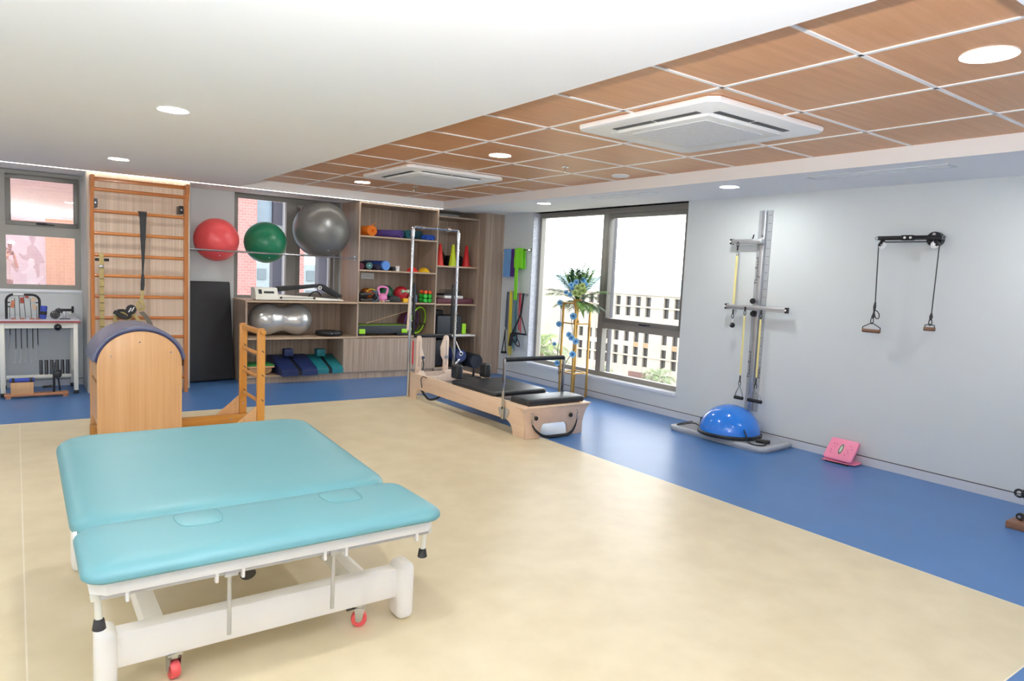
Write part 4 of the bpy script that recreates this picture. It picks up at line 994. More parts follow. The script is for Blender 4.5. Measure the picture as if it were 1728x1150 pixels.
MB(mat('pale_green_vinyl', (178, 200, 172), 0.5)).cyl((4.545, 8.90, z3+0.155), (4.585, 8.90, z3+0.155), 0.026, 16, b=0.006).build('head', wdx)
MB(mat('pale_green_vinyl', (178, 200, 172), 0.5)).cyl((4.50, 8.90, z3+0.155), (4.545, 8.90, z3+0.155), 0.013, 12).build('grip', wdx)
bo_ = thing('water_bottle', 'steel blue water bottle beside the green dumbbells', 'bottle', (4.672, 8.88, z3))
MB(mat('steel_blue_plastic', (74, 98, 132), 0.35)).lathe([(0, 0), (0.028, 0), (0.03, 0.01), (0.03, 0.09), (0.018, 0.115), (0.012, 0.12), (0, 0.12)], (4.672, 8.88, z3), n=24).build('bottle_body', bo_)
MB(M_black).lathe([(0.014, 0.118), (0.015, 0.145), (0.01, 0.15), (0, 0.15)], (4.672, 8.88, z3), n=20).build('bottle_cap', bo_)
db = thing('dark_bottle', 'tall dark navy bottle behind the steel blue one', 'bottle', (4.69, 9.02, z3))
MB(mat('navy_plastic', (30, 38, 60), 0.35)).lathe([(0, 0), (0.034, 0), (0.036, 0.01), (0.036, 0.17), (0.02, 0.20), (0, 0.20)], (4.69, 9.02, z3), n=24).build('bottle_body', db)
MB(M_black).lathe([(0.018, 0.198), (0.018, 0.23), (0, 0.23)], (4.69, 9.02, z3), n=20).build('bottle_cap', db)
# six vinyl dumbbells in three layers
dproto = {}
def dumbbell(x, z, r, m, lb_):
    key = m.name
    y = 8.82
    if key in dproto:
        src, sl = dproto[key]; return copy_tree(src, lb_, (x, y, z))
    t = thing('vinyl_dumbbell', lb_, 'dumbbell', (x, y, z), 'stacked vinyl dumbbells')
    for a in (0.0, 0.115): MB(m).lathe([(0, 0), (r*0.8, 0), (r, 0.008), (r, 0.042), (r*0.8, 0.05), (0, 0.05)], (x, y+a, z+r), 'y', 8).build('head', t)
    MB(m).cyl((x, y+0.05, z+r), (x, y+0.115, z+r), r*0.45, 14).build('grip', t)
    dproto[key] = (t, lb_); return t
M_dg = mat('lime_green_vinyl', (44, 190, 62), 0.45); M_do = mat('orange_red_vinyl', (240, 92, 44), 0.45)
for (x, k, m_, r, lb_) in ((4.812, 0, M_dg, 0.033, 'green dumbbell at the bottom left of the small stack'), (4.888, 0, M_dg, 0.033, 'green dumbbell at the bottom right of the small stack'),
                           (4.810, 1, M_dg, 0.033, 'green dumbbell in the middle layer on the left'), (4.888, 1, M_dg, 0.033, 'green dumbbell in the middle layer on the right'),
                           (4.815, 2, M_do, 0.027, 'orange dumbbell on top of the stack at the left'), (4.885, 2, M_do, 0.027, 'orange dumbbell on top of the stack at the right')):
    dumbbell(x, z3+0.066*k-0.0035*k, r, m_, lb_)

# ------------------------------------------------------------------ fourth shelf
z4 = 0.583
M_lime = mat('lime_plastic', (164, 226, 48), 0.45)
ae = thing('aerobic_step', 'black aerobic step with lime green feet on the shelf above the cupboard', 'aerobic step', (4.15, 8.95, z4))
MB(mat('charcoal_plastic', (46, 52, 58), 0.55)).box(3.775, 4.545, 8.80, 9.12, z4+0.03, z4+0.14, 0.008).build('platform', ae)
MB(mat('olive_green_mat', (110, 140, 52), 0.7)).box(3.78, 4.54, 8.805, 9.115, z4+0.14, z4+0.148, 0.002).build('top_mat', ae)
for x in (3.835, 4.475):
    MB(M_lime).box(x-0.045, x+0.045, 8.785, 8.82, z4+0.03, z4+0.095, 0.008).build('riser_foot', ae)
    MB(M_black).box(x-0.05, x+0.05, 8.80, 9.12, z4, z4+0.03, 0.004).build('rubber_foot', ae)
one(MB(M_blackm).box(4.34, 4.545, 8.766, 8.786, z4, z4+0.04, 0.004), 'black_case', 'small flat black case in front of the aerobic step', 'case')
one(MB(mat('pale_wood_stick', (176, 146, 118), 0.5)).cyl((3.95, 8.93, z4+0.160), (4.60, 9.02, z4+0.325), 0.009, 10, b=0.002), 'wooden_stick', 'thin wooden stick leaning across the aerobic step', 'stick')
def ring(c, R_, r, m, tiltx, yaw, lb_):
    mb = MB(m); mb.T = Matrix.Translation(c) @ Matrix.Rotation(yaw, 4, 'Z') @ Matrix.Rotation(tiltx, 4, 'Y')
    mb.torus((0, 0, 0), R_, r, 'x', 48, 8)
    t = thing('pilates_ring', lb_, 'exercise ring', (c[0], c[1], z4), 'exercise rings on the shelf')
    mb.build('hoop', t)
    for s in (-1, 1):
        p = MB(M_black); p.T = mb.T @ Matrix.Translation((0, s*R_*0.92, -0.38*R_)); p.box(-0.014, 0.014, -0.008, 0.008, -0.022, 0.022, 0.004); p.build('grip_pad', t)
ring((4.752, 8.92, z4+0.207), 0.192, 0.0105, M_lime, 0.16, -1.05, 'lime green exercise ring, frontmost of those leaning on the shelf')
ring((4.735, 8.99, z4+0.205), 0.190, 0.0095, mat('olive_ring', (96, 128, 50), 0.5), 0.16, -1.05, 'olive green exercise ring behind the lime one')
ring((4.71, 9.05, z4+0.186), 0.172, 0.010, mat('purple_ring', (96, 52, 130), 0.5), 0.16, -1.05, 'purple exercise ring in the leaning set')
one(MB(mat('wine_red_disc', (92, 30, 42), 0.6)).lathe([(0, -0.012), (0.14, -0.012), (0.15, 0), (0.14, 0.012), (0, 0.012)], (4.76, 9.30, z4+0.152), 'y', 36), 'balance_board_disc', 'wine red round board standing behind the exercise rings', 'balance board')

# ------------------------------------------------------------------ corner shelf unit contents
def cone(x, y, m, lb_):
    t = thing('training_cone', lb_, 'cone', (x, y, 1.597), 'training cones on the shelf')
    MB(m).lathe([(0.060, 0.004), (0.057, 0.02), (0.019, 0.315), (0.015, 0.32), (0.012, 0.315), (0.05, 0.006)], (x, y, 1.597), n=32).build('cone_body', t)
    MB(m).box(x-0.068, x+0.068, y-0.068, y+0.068, 1.597, 1.603, 0.002).build('base_flange', t)
cone(5.065, 8.90, mat('coral_cone', (236, 66, 60), 0.4), 'coral red training cone at the left of the cone shelf')
cone(5.285, 8.90, mat('neon_yellow_cone', (206, 226, 46), 0.4), 'neon yellow training cone in the middle of the shelf')
cone(5.525, 8.91, mat('deep_red_cone', (200, 30, 36), 0.35), 'deep red training cone at the right of the cone shelf')
one(MB(M_blackv).ball((5.175, 9.20, 1.597+0.13), 0.13, seg=32, rings=20), 'medicine_ball', 'black ball behind the cones', 'ball', sharp=60)
one(MB(M_black).prism(rrect(5.33, 5.60, 9.10, 9.30, 0.05), 'z', 1.597, 1.76, 0.03, 3), 'black_bag', 'black bag behind the deep red cone', 'bag')
one(MB(mat('wine_vinyl', (96, 44, 58), 0.5)).box(4.99, 5.615, 8.80, 9.22, 1.042, 1.118, 0.012, 3), 'seat_cushion', 'flat wine red cushion on the shelf under the cones', 'cushion')
bxx = thing('white_box', 'white box with a dark lid lying on the wine red cushion', 'box', (5.30, 8.98, 1.118))
MB(M_white).box(5.15, 5.465, 8.86, 9.08, 1.118, 1.16, 0.002).build('box_body', bxx)
MB(mat('dark_grey_lid', (54, 52, 56), 0.5)).box(5.14, 5.45, 8.87, 9.09, 1.16, 1.185, 0.002).build('box_lid', bxx)
bsk = thing('wire_basket', 'small black wire basket on the white box', 'basket', (5.32, 8.97, 1.185))
bs = MB(M_blackm)
for z in (1.188, 1.215, 1.24): bs.tube([(5.18, 8.88, z), (5.44, 8.88, z), (5.44, 9.07, z), (5.18, 9.07, z)], 0.003, 6, True)
for i in range(7):
    x = 5.18+0.26*i/6
    bs.tube([(x, 8.88, 1.24), (x, 8.88, 1.188), (x, 9.07, 1.188), (x, 9.07, 1.24)], 0.002, 5)
bs.build('wire_frame', bsk)
pb = thing('plyo_box', 'charcoal padded box on the shelf above the dark bags', 'plyo box', (5.23, 8.95, 0.572))
MB(mat('charcoal_vinyl', (40, 46, 54), 0.45)).box(5.02, 5.44, 8.82, 9.12, 0.602, 0.865, 0.012, 3).build('box_body', pb)
MB(M_black).box(5.04, 5.42, 8.84, 9.10, 0.59, 0.603).build('box_base', pb)
bk = thing('step_block', 'black block with a lime green end at the right of the charcoal box', 'exercise block', (5.51, 8.95, 0.59))
MB(M_black).box(5.447, 5.56, 8.86, 9.12, 0.59, 0.66, 0.006).build('block_body', bk)
MB(M_lime).box(5.452, 5.522, 8.825, 8.86, 0.592, 0.745, 0.008).build('lime_end', bk)
one(MB(M_white).prism(rrect(4.975, 5.60, 8.66, 9.14, 0.04), 'z', 0.5725, 0.5900, 0.005, 2), 'white_tray', 'thin white tray under the charcoal box, sticking out of the shelf', 'tray')
one(MB(M_black).prism(rrect(4.99, 5.30, 9.13, 9.33, 0.03), 'z', 0.5725, 0.93, 0.02, 2), 'wedge_pad', 'black cushion standing behind the charcoal padded box', 'cushion')
one(MB(M_black).prism(rrect(4.975, 5.19, 8.82, 9.25, 0.05), 'z', 0.105, 0.52, 0.03, 3), 'black_bag', 'black bag standing in the bottom of the corner shelf unit', 'bag')
def bolster(p0, p1, r, m, lb_):
    t = thing('bolster', lb_, 'bolster', (p0[0], p0[1], p0[2]-r), 'bolsters under the corner shelf')
    p0, p1 = Vector(p0), Vector(p1); L = (p1-p0).length
    mb = MB(m); mb.T = Matrix.Translation(p0) @ Vector((0, 0, 1)).rotation_difference((p1-p0).normalized()).to_matrix().to_4x4()
    mb.lathe([(0, 0), (r*0.9, 0.0), (r, 0.012), (r, L-0.012), (r*0.9, L), (0, L)], (0, 0, 0), 'z', 32).build('bolster_cover', t)
    e = MB(M_black); e.T = mb.T; e.torus((0, 0, 0.004), r*0.965, 0.004, 'z', 36, 6); e.build('bolster_piping', t)
bolster((5.522, 8.50, 0.212), (5.522, 9.10, 0.212), 0.105, mat('black_bolster', (34, 38, 50), 0.5, bump=0.05, bscale=200), 'black bolster sticking out of the bottom shelf of the corner unit')
one(MB(M_black).prism(rrect(5.20, 5.405, 8.66, 9.2, 0.04), 'z', 0.105, 0.203, 0.02, 3), 'black_cushion', 'flat black cushion under the navy bolster', 'cushion')
bolster((5.290, 8.56, 0.296), (5.290, 9.16, 0.296), 0.092, mat('navy_bolster', (36, 52, 104), 0.5, bump=0.05, bscale=200), 'navy bolster beside and above the black one in the corner unit')
# ================================================================== hand therapy desk at the far left
dk = thing('therapy_desk', 'white topped steel desk with a red edge under the left window', 'table', (0.1, 9.03, 0))
MB(mat('lavender_white_top', (226, 224, 236), 0.35)).box(-0.62, 0.565, 8.745, 9.33, 0.772, 0.80, 0.002, 1).build('tabletop', dk)
MB(mat('red_edge_band', (158, 82, 82), 0.5)).box(-0.622, 0.568, 8.738, 8.745, 0.772, 0.795).build('edge_band', dk)
for y in (8.765, 9.29): MB(M_cream).box(-0.58, 0.50, y, y+0.03, 0.715, 0.770, 0.002).build('top_rail', dk)
for y in (9.0,): MB(M_cream).box(-0.095, 0.49, y, y+0.028, 0.15, 0.186, 0.002).build('lower_rail', dk)
for x in (-0.14, 0.50):
    for y in (8.755, 9.28):
        l = MB(M_cream).box(x, x+0.042, y, y+0.04, 0.035, 0.772, 0.003).build('leg', dk)
        MB(M_black).box(x-0.003, x+0.045, y-0.003, y+0.043, 0.0, 0.04, 0.003).build('foot_cap', l)
    MB(M_cream).box(x+0.008, x+0.034, 8.795, 9.28, 0.15, 0.186, 0.002).build('side_rail', dk)
MB(M_cream).box(-0.58, -0.54, 8.755, 8.795, 0.0, 0.772, 0.003).build('leg', dk)
MB(M_cream).box(-0.58, -0.54, 9.28, 9.32, 0.0, 0.772, 0.003).build('leg', dk)
# finger exerciser: black hoop with cords
hx = thing('finger_exerciser', 'black arched frame with finger cords and leather pads standing on the desk', 'hand exerciser', (0.064, 8.95, 0.80))
hp = [(-0.080, 8.95, 0.80), (-0.080, 8.95, 0.99)] + [(-0.080+0.065*(1-math.cos(a)), 8.95, 0.99+0.068*math.sin(a)) for a in [PI/2*i/6 for i in range(1, 7)]] + [(0.143+0.065*math.sin(a), 8.95, 0.99+0.068*math.cos(a)) for a in [PI/2*i/6 for i in range(0, 7)]] + [(0.208, 8.95, 0.80)]
MB(M_black).tube(hp, 0.0125, 12).build('hoop', hx)
MB(mat('pale_steel', (206, 208, 210), 0.35, 0.5)).box(-0.02, 0.075, 8.935, 8.965, 1.048, 1.072, 0.004).build('centre_clamp', hx)
for x, s in ((-0.080, 1), (0.208, -1)):
    for z in (0.975, 0.93) if s > 0 else (0.975,): MB(M_black).cyl((x, 8.95, z), (x+s*0.034, 8.95, z), 0.006, 8).build('side_peg', hx)
for xt, zt, xb in ((-0.052, 0.925, -0.053), (-0.009, 1.02, -0.007), (0.029, 1.045, 0.037), (0.07, 1.04, 0.084), (0.126, 1.02, 0.136), (0.184, 0.94, 0.182)):
    MB(M_blackm).tube([(xt, 8.945, zt), (xb, 8.93, 0.802)], 0.0028, 6).build('cord', hx)
M_lea = mat('tan_leather', (190, 118, 88), 0.6); M_lea2 = mat('red_leather', (164, 74, 60), 0.6)
for x, z, h_, m_, r_ in ((-0.025, 0.958, 0.075, M_lea, 0.15), (0.055, 0.998, 0.06, M_lea2, -0.05), (0.098, 1.036, 0.025, M_lea2, 0.5), (0.155, 1.01, 0.045, mat('beige_leather', (206, 180, 156), 0.6), 0.3), (0.162, 0.93, 0.06, mat('beige_leather', (206, 180, 156), 0.6), -0.1)):
    p = MB(m_); p.T = Matrix.Translation((x, 8.925, z)) @ Matrix.Rotation(r_, 4, 'Y')
    p.box(-0.017, 0.017, -0.006, 0.006, -h_/2, h_/2, 0.004); p.build('finger_pad', hx)
for x in (-0.02, 0.055, 0.14, 0.195): MB(M_lea).box(x-0.022, x+0.022, 8.88, 8.92, 0.801, 0.812, 0.003).build('leather_tab', hx)
for x, z0, k in ((-0.052, 0.64, 0.50), (-0.004, 0.49, 0.34), (0.043, 0.49, 0.34), (0.093, 0.50, 0.35), (0.143, 0.49, 0.345), (0.187, 0.53, 0.37)):
    c_ = MB(M_blackm).cyl((x, 8.90, 0.772), (x, 8.90, z0), 0.0042, 8).build('spring_cord', hx)
    w = MB(M_chrome).torus((x, 8.90, z0-0.008), 0.008, 0.002, 'y', 12, 5)
    w.tube(spline([(x, 8.90, z0-0.014), (x-0.006, 8.90, (z0+k)/2), (x-0.012, 8.90, k+0.01), (x-0.016, 8.90, k), (x-0.020, 8.90, k+0.008)], 4), 0.0015, 5)
    w.build('hook_wire', c_)
wr_ = thing('padded_roll', 'small blue padded roll with a black strap at the right foot of the arched frame', 'padded roll', (0.232, 8.90, 0.80))
bl = MB(mat('royal_blue_vinyl', (52, 74, 178), 0.45)); bl.T = Matrix.Translation((0.232, 8.90, 0.80)) @ Matrix.Rotation(0.10, 4, 'Y')
bl.cyl((0, 0, 0.006), (0, 0, 0.145), 0.031, 22, b=0.006).build('roll_body', wr_)
s_ = MB(M_black); s_.T = bl.T; s_.lathe([(0.031, 0.05), (0.0335, 0.052), (0.0335, 0.085), (0.031, 0.087)], (0, 0, 0), 'z', 22); s_.build('strap', wr_)
# wrist device on a post, black ball hanging in front
wd = thing('wrist_exerciser', 'black wrist exerciser on a short post standing on the desk', 'hand exerciser', (0.433, 8.95, 0.80))
MB(M_blackm).box(0.385, 0.485, 8.91, 8.99, 0.80, 0.806, 0.002).build('base_plate', wd)
MB(M_alud).box(0.418, 0.448, 8.935, 8.965, 0.806, 0.885, 0.002).build('post', wd)
MB(M_blackm).prism([(0.345, 0.885), (0.352, 0.91), (0.375, 0.922), (0.40, 0.912), (0.50, 0.912), (0.50, 0.888), (0.415, 0.885), (0.41, 0.865), (0.355, 0.865)], 'y', 8.925, 8.975, 0.006).build('arm_body', wd)
MB(M_blackm).cyl((0.508, 8.95, 0.865), (0.508, 8.95, 0.94), 0.012, 12, b=0.003).build('upright_handle', wd)
MB(M_blackm).lathe([(0, -0.02), (0.042, -0.018), (0.046, -0.008), (0.046, 0.008), (0.042, 0.018), (0, 0.02)], (0.345, 8.93, 0.848), 'y', 28).build('dial', wd)
for x, z in ((0.322, 0.875), (0.338, 0.875), (0.366, 0.913), (0.372, 0.838), (0.394, 0.876), (0.51, 0.865)):
    MB(M_chrome).ball((x, 8.915, z), 0.008, seg=12, rings=8).build('chrome_screw', wd)
MB(M_chrome).cyl((0.43, 8.93, 0.868), (0.545, 8.93, 0.866), 0.003, 8).build('cross_rod', wd)
bb = thing('black_hand_ball', 'shiny black ball clamped to the front edge of the desk', 'ball', (0.359, 8.71, 0.69))
MB(mat('gloss_black', (18, 22, 24), 0.15)).ball((0.359, 8.698, 0.733), 0.036, seg=24, rings=14).build('ball', bb)
MB(M_chrome).cyl((0.359, 8.735, 0.733), (0.359, 8.70, 0.733), 0.006, 8).build('stem', bb)
# steel weights on the lower rail
M_steel = mat('dark_polished_steel', (120, 122, 126), 0.22, 1.0)
def cylw(x, lb_):
    t = thing('steel_cylinder', lb_, 'weight', (x, 9.014, 0.186), 'steel cylinders on the lower rail')
    MB(M_steel).cyl((x, 9.014, 0.186), (x, 9.014, 0.345), 0.0165, 20, b=0.003).build('cylinder', t)
    return t
nm = ['first steel cylinder from the left on the lower desk rail', 'second steel cylinder from the left on the lower desk rail', 'third steel cylinder from the left on the lower desk rail',
      'third steel cylinder from the right on the lower desk rail', 'second steel cylinder from the right on the lower desk rail', 'steel cylinder nearest the right desk leg on the lower rail']
c0 = cylw(0.213, nm[0])
for k in range(1, 6): copy_tree(c0, nm[k], (0.213+0.049*k, 9.014, 0.186))
# forearm rotation device on the floor
fd = thing('forearm_exerciser', 'wooden forearm exerciser with a blue roll on the floor under the desk', 'forearm exerciser', (0.16, 8.70, 0))
M_tan = wood('tan_board_wood', (178, 118, 84), (198, 140, 104), 'x', 26, 0.45)
MB(M_tan).box(-0.11, 0.445, 8.62, 8.735, 0.022, 0.046, 0.002).build('base_board', fd)
for x in (-0.10, 0.395): MB(M_tan).box(x, x+0.045, 8.63, 8.725, 0.0, 0.022).build('foot_block', fd)
MB(M_barrel).box(-0.056, 0.138, 8.63, 8.72, 0.046, 0.165, 0.002).build('arm_block', fd)
ar = MB(mat('royal_blue_vinyl', (52, 74, 178), 0.45)).cyl((-0.066, 8.675, 0.182), (0.146, 8.675, 0.184), 0.023, 18, b=0.005).build('arm_roll', fd)
for x in (-0.035, 0.118): MB(M_black).lathe([(0.0232, -0.014), (0.0255, -0.012), (0.0255, 0.012), (0.0232, 0.014)], (x, 8.675, 0.183), 'x', 18).build('strap', ar)
MB(M_blackm).box(0.306, 0.328, 8.66, 8.685, 0.046, 0.36, 0.004).build('upright', fd)
MB(M_blackm).cyl((0.35, 8.64, 0.23), (0.35, 8.70, 0.23), 0.036, 22, b=0.004).build('disc', fd)
MB(M_blackm).box(0.335, 0.38, 8.65, 8.69, 0.262, 0.28, 0.003).build('clamp', fd)
MB(M_blackm).tube([(0.355, 8.67, 0.20), (0.362, 8.67, 0.12), (0.372, 8.67, 0.05)], 0.008, 10).build('brace', fd)
MB(M_blackm).cyl((0.30, 8.66, 0.112), (0.215, 8.655, 0.108), 0.013, 12, b=0.003).build('crank_handle', fd)
for x, z in ((0.30, 0.112), (0.372, 0.055), (0.317, 0.34)): MB(M_chrome).ball((x, 8.65, z), 0.007, seg=10, rings=6).build('chrome_screw', fd)
# ================================================================== right wall
# towel rail with exercise bands
tr = thing('towel_rail', 'short steel rail on the wall beside the window carrying folded bands', 'rail', (5.93, 8.18, 1.86))
MB(M_chrome).cyl((5.925, 7.88, 1.872), (5.925, 8.50, 1.872), 0.010, 14).build('rail_tube', tr)
for y in (7.905, 8.485):
    MB(M_chrome).cyl((5.925, y, 1.872), (5.984, y, 1.872), 0.008, 12).build('rail_bracket', tr)
    MB(M_chrome).lathe([(0, -0.006), (0.022, -0.005), (0.024, 0)], (5.985, y, 1.872), 'x', 18).build('flange', tr)
def drape(y0, y1, zf, zb, m, nm, lb_, taper=None, off=0.0):
    """latex band folded over the rail, front end down to zf, back end down to zb"""
    ym = (y0+y1)/2; w = y1-y0
    pts = [(5.903-off, ym, zf), (5.906-off, ym, (zf+1.86)/2), (5.909-off, ym, 1.86), (5.914-off, ym, 1.882), (5.925, ym, 1.888+off), (5.937+off, ym, 1.88), (5.940+off, ym, 1.84), (5.944+off, ym, zb)]
    ws = [(0, w*(taper or 1), 0), (0, w*((taper or 1)+1)/2, 0)]+[(0, w, 0)]*6
    t = thing(nm, lb_, 'exercise band', (5.92, ym, zf), 'bands folded over the rail')
    mb = MB(m); P_ = spline(pts, 4)
    W_ = []
    for i in range(len(P_)):
        k = i/(len(P_)-1)*(len(ws)-1); a = int(min(k, len(ws)-2)); f = k-a
        W_.append(Vector(ws[a])*(1-f)+Vector(ws[a+1])*f+Vector((0.006*math.sin(i*1.3), 0, 0)))
    mb.ribbon(P_, W_, 0.004); mb.build('latex_band', t)
drape(8.285, 8.465, 1.475, 1.50, mat('light_blue_latex', (108, 160, 214), 0.55), 'blue_band_sheet', 'light blue exercise band folded over the rail')
drape(8.175, 8.28, 1.485, 1.55, mat('violet_latex', (72, 34, 116), 0.55), 'violet_band_sheet', 'dark violet exercise band folded over the rail')
drape(7.985, 8.19, 1.62, 1.60, mat('lime_latex', (136, 226, 52), 0.5), 'lime_band_sheet', 'lime green exercise band bunched over the rail, short front fold', None, 0.006)
t_ = thing('lime_band_tail', 'long lime green band tail hanging below the lime band', 'exercise band', (5.9, 8.1, 1.15))
MB(mat('lime_latex', (136, 226, 52), 0.5)).ribbon(spline([(5.884, 8.10, 1.15), (5.885, 8.10, 1.3), (5.886, 8.105, 1.5), (5.888, 8.11, 1.7), (5.893, 8.11, 1.87), (5.925, 8.11, 1.902)], 5), (0, 0.075, 0.0), 0.006).build('latex_band', t_)
# hook strip with hanging tubes
hs = thing('hook_strip', 'row of small wall hooks holding hanging exercise tubes', 'wall hooks', (5.97, 8.15, 1.24))
MB(M_alud).box(5.970, 5.985, 7.92, 8.40, 1.225, 1.25, 0.002).build('strip', hs)
hook_ys = (8.36, 8.29, 8.22, 8.13, 8.08, 7.945)
for y in hook_ys: MB(M_alud).tube(spline([(5.97, y, 1.235), (5.945, y, 1.232), (5.93, y, 1.24), (5.925, y, 1.255)], 4), 0.004, 6).build('hook', hs)
def tube_band(y, z1_, r, m, lb_, dy=0.02, dy2=0.0, handle=False, x=5.935):
    t = thing('resistance_tube', lb_, 'exercise band', (x, y, z1_), 'exercise tubes hanging from the wall hooks')
    P_ = spline([(x, y-dy+dy2, z1_), (x, y-dy*0.9+dy2*0.5, (z1_+1.2)/2), (x, y-0.008, 1.22), (x, y, 1.246), (x, y+0.008, 1.22), (x, y+dy*0.9+dy2*0.5, (z1_+1.2)/2), (x, y+dy+dy2, z1_+0.03)], 5)
    MB(m).tube(P_, r, 8).build('rubber_tube', t)
    return t
na = tube_band(8.36, 0.70, 0.013, mat('slate_tube', (74, 82, 98), 0.6), 'slate grey tube with a black triangular handle, nearest the column', 0.012, 0.01)
hdl = MB(M_black).tube([(5.935, 8.385, 0.70), (5.93, 8.375, 0.55), (5.93, 8.345, 0.36)], 0.008, 8).tube([(5.935, 8.385, 0.70), (5.93, 8.40, 0.55), (5.93, 8.44, 0.36)], 0.008, 8)
hdl.cyl((5.93, 8.335, 0.355), (5.93, 8.45, 0.345), 0.018, 14, b=0.004); hdl.build('handle', na)
tube_band(8.285, 0.31, 0.009, mat('yellow_tubing', (222, 200, 48), 0.5), 'yellow exercise tube hanging from the wall hooks', 0.020, -0.02)
tube_band(8.255, 0.33, 0.008, mat('pale_yellow_tubing', (216, 206, 96), 0.5), 'pale yellow exercise tube beside the brighter yellow one', 0.018, -0.02, x=5.950)
tube_band(8.21, 0.40, 0.010, mat('grey_green_tubing', (112, 138, 146), 0.5), 'grey green exercise tube hanging from the wall hooks', 0.020, -0.05)
tube_band(8.165, 0.50, 0.008, mat('teal_tubing', (70, 120, 132), 0.5), 'slim teal exercise tube hanging from the wall hooks', 0.015, -0.02, x=5.950)
tube_band(8.075, 0.68, 0.008, mat('red_tubing', (204, 44, 76), 0.5), 'red exercise tube hanging behind the black handles', 0.022, -0.03, x=5.950)
bt_ = thing('strap_handles', 'black strap handles in a triangle hanging from the last wall hook', 'exercise band', (5.92, 8.0, 0.45))
bs_ = MB(M_black)
bs_.ribbon([(5.92, 7.945, 1.255), (5.915, 7.95, 1.18), (5.912, 7.965, 1.05), (5.912, 7.985, 0.93)], (0, 0.034, 0), 0.012)
bs_.tube([(5.912, 7.985, 0.95), (5.908, 8.07, 0.80), (5.905, 8.165, 0.66)], 0.011, 8)
bs_.tube([(5.912, 7.985, 0.95), (5.908, 7.90, 0.81), (5.905, 7.825, 0.675)], 0.010, 8); bs_.build('strap', bt_)
MB(M_black).cyl((5.905, 8.16, 0.665), (5.905, 7.81, 0.672), 0.013, 12, b=0.003).build('grip', bt_)
MB(M_black).cyl((5.905, 8.17, 0.66), (5.90, 8.20, 0.47), 0.026, 14, b=0.008).build('foam_grip', bt_)
MB(M_black).tube(spline([(5.90, 8.12, 0.62), (5.89, 8.04, 0.66), (5.885, 8.02, 0.56), (5.885, 8.08, 0.54), (5.885, 8.13, 0.60)], 5), 0.010, 8).build('loop', bt_)
MB(M_black).tube(spline([(5.89, 8.10, 0.57), (5.885, 8.02, 0.50), (5.885, 7.95, 0.49), (5.885, 7.96, 0.55), (5.885, 8.02, 0.60)], 5), 0.008, 8).build('loop', bt_)

# ------------------------------------------------------------------ gold flower stand
M_gold = mat('matt_gold', (198, 156, 84), 0.38, 0.55, var=0.05)
fs = thing('flower_stand', 'slim matt gold flower stand in front of the big window', 'flower stand', (5.74, 6.57, 0))
sx0, sx1, sy0, sy1 = 5.62, 5.86, 6.45, 6.69
for x in (sx0, sx1):
    for y in (sy0, sy1): MB(M_gold).box(x-0.011, x+0.011, y-0.011, y+0.011, 0.0, 1.20, 0.002).build('leg', fs)
for z in (0.012, 0.315, 0.94, 1.19):
    r_ = MB(M_gold)
    for x in (sx0, sx1): r_.box(x-0.008, x+0.008, sy0+0.011, sy1-0.011, z-0.008, z+0.008)
    for y in (sy0, sy1): r_.box(sx0+0.011, sx1-0.011, y-0.008, y+0.008, z-0.008, z+0.008)
    r_.build('cross_frame', fs)
MB(M_gold).box(sx0+0.008, sx1-0.008, sy0+0.008, sy1-0.008, 0.932, 0.947).build('shelf_plate', fs)
fa = thing('flower_arrangement', 'arrangement of palm fronds with blue roses and pale green blooms in a gold vase', 'flowers', (5.74, 6.57, 0.948))
MB(M_gold).lathe([(0, 0), (0.035, 0), (0.038, 0.008), (0.022, 0.06), (0.024, 0.16), (0.05, 0.29), (0.052, 0.295), (0.046, 0.29), (0, 0.26)], (5.74, 6.57, 0.948), n=28).build('vase', fa)
def frond(mb, o, d, L, droop, n=13, w=0.012, ll=0.15):
    d = Vector(d).normalized(); side = d.cross(Vector((0, 0, 1)))
    if side.length < 0.1: side = Vector((0.7, 0.7, 0))
    side.normalize(); stem = []
    for i in range(n+1):
        t = i/n; stem.append(Vector(o)+d*L*t+Vector((0, 0, -droop*L*t*t)))
    mb.tube(stem, [0.004*(1-0.7*i/n) for i in range(n+1)], 5)
    for i in range(3, n+1):
        t = i/n; p = stem[i]; tg = (stem[i]-stem[i-1]).normalized()
        for s in (-1, 1):
            l = ll*(0.55+0.9*math.sin(PI*min(1, t*0.85)))
            ld = (side*s*0.75+tg*0.85+Vector((0, 0, random.uniform(-0.1, 0.15)))).normalized()
            e = p+ld*l+Vector((0, 0, -0.25*l)); m_ = p+ld*l*0.5
            nn = ld.cross(side).normalized()*0; wv = tg.cross(ld).cross(ld).normalized()*w
            mb.poly([p, m_+wv*0.5, e, m_-wv*0.5])
random.seed(11)
fc = Vector((5.74, 6.57, 1.22))
greens = [mat('palm_green', (66, 108, 44), 0.5, var=0.15, scale=10), mat('palm_green_light', (104, 142, 66), 0.5, var=0.15, scale=10), mat('palm_green_dark', (38, 74, 34), 0.5, var=0.15, scale=10)]
for k in range(24):
    az = 2*PI*(k*0.381)+random.uniform(-0.2, 0.2); el = (1.3, 0.95, 0.55, 0.12)[k % 4]+random.uniform(-0.14, 0.14)
    mb = MB(greens[k % 3])
    frond(mb, fc, (math.cos(az)*math.cos(el), math.sin(az)*math.cos(el), math.sin(el)), random.uniform(0.32, 0.42) if el < 0.8 else random.uniform(0.32, 0.48), 0.28 if el < 0.8 else 0.06, 15, 0.017, 0.125)
    mb.build('palm_frond', fa, 80)
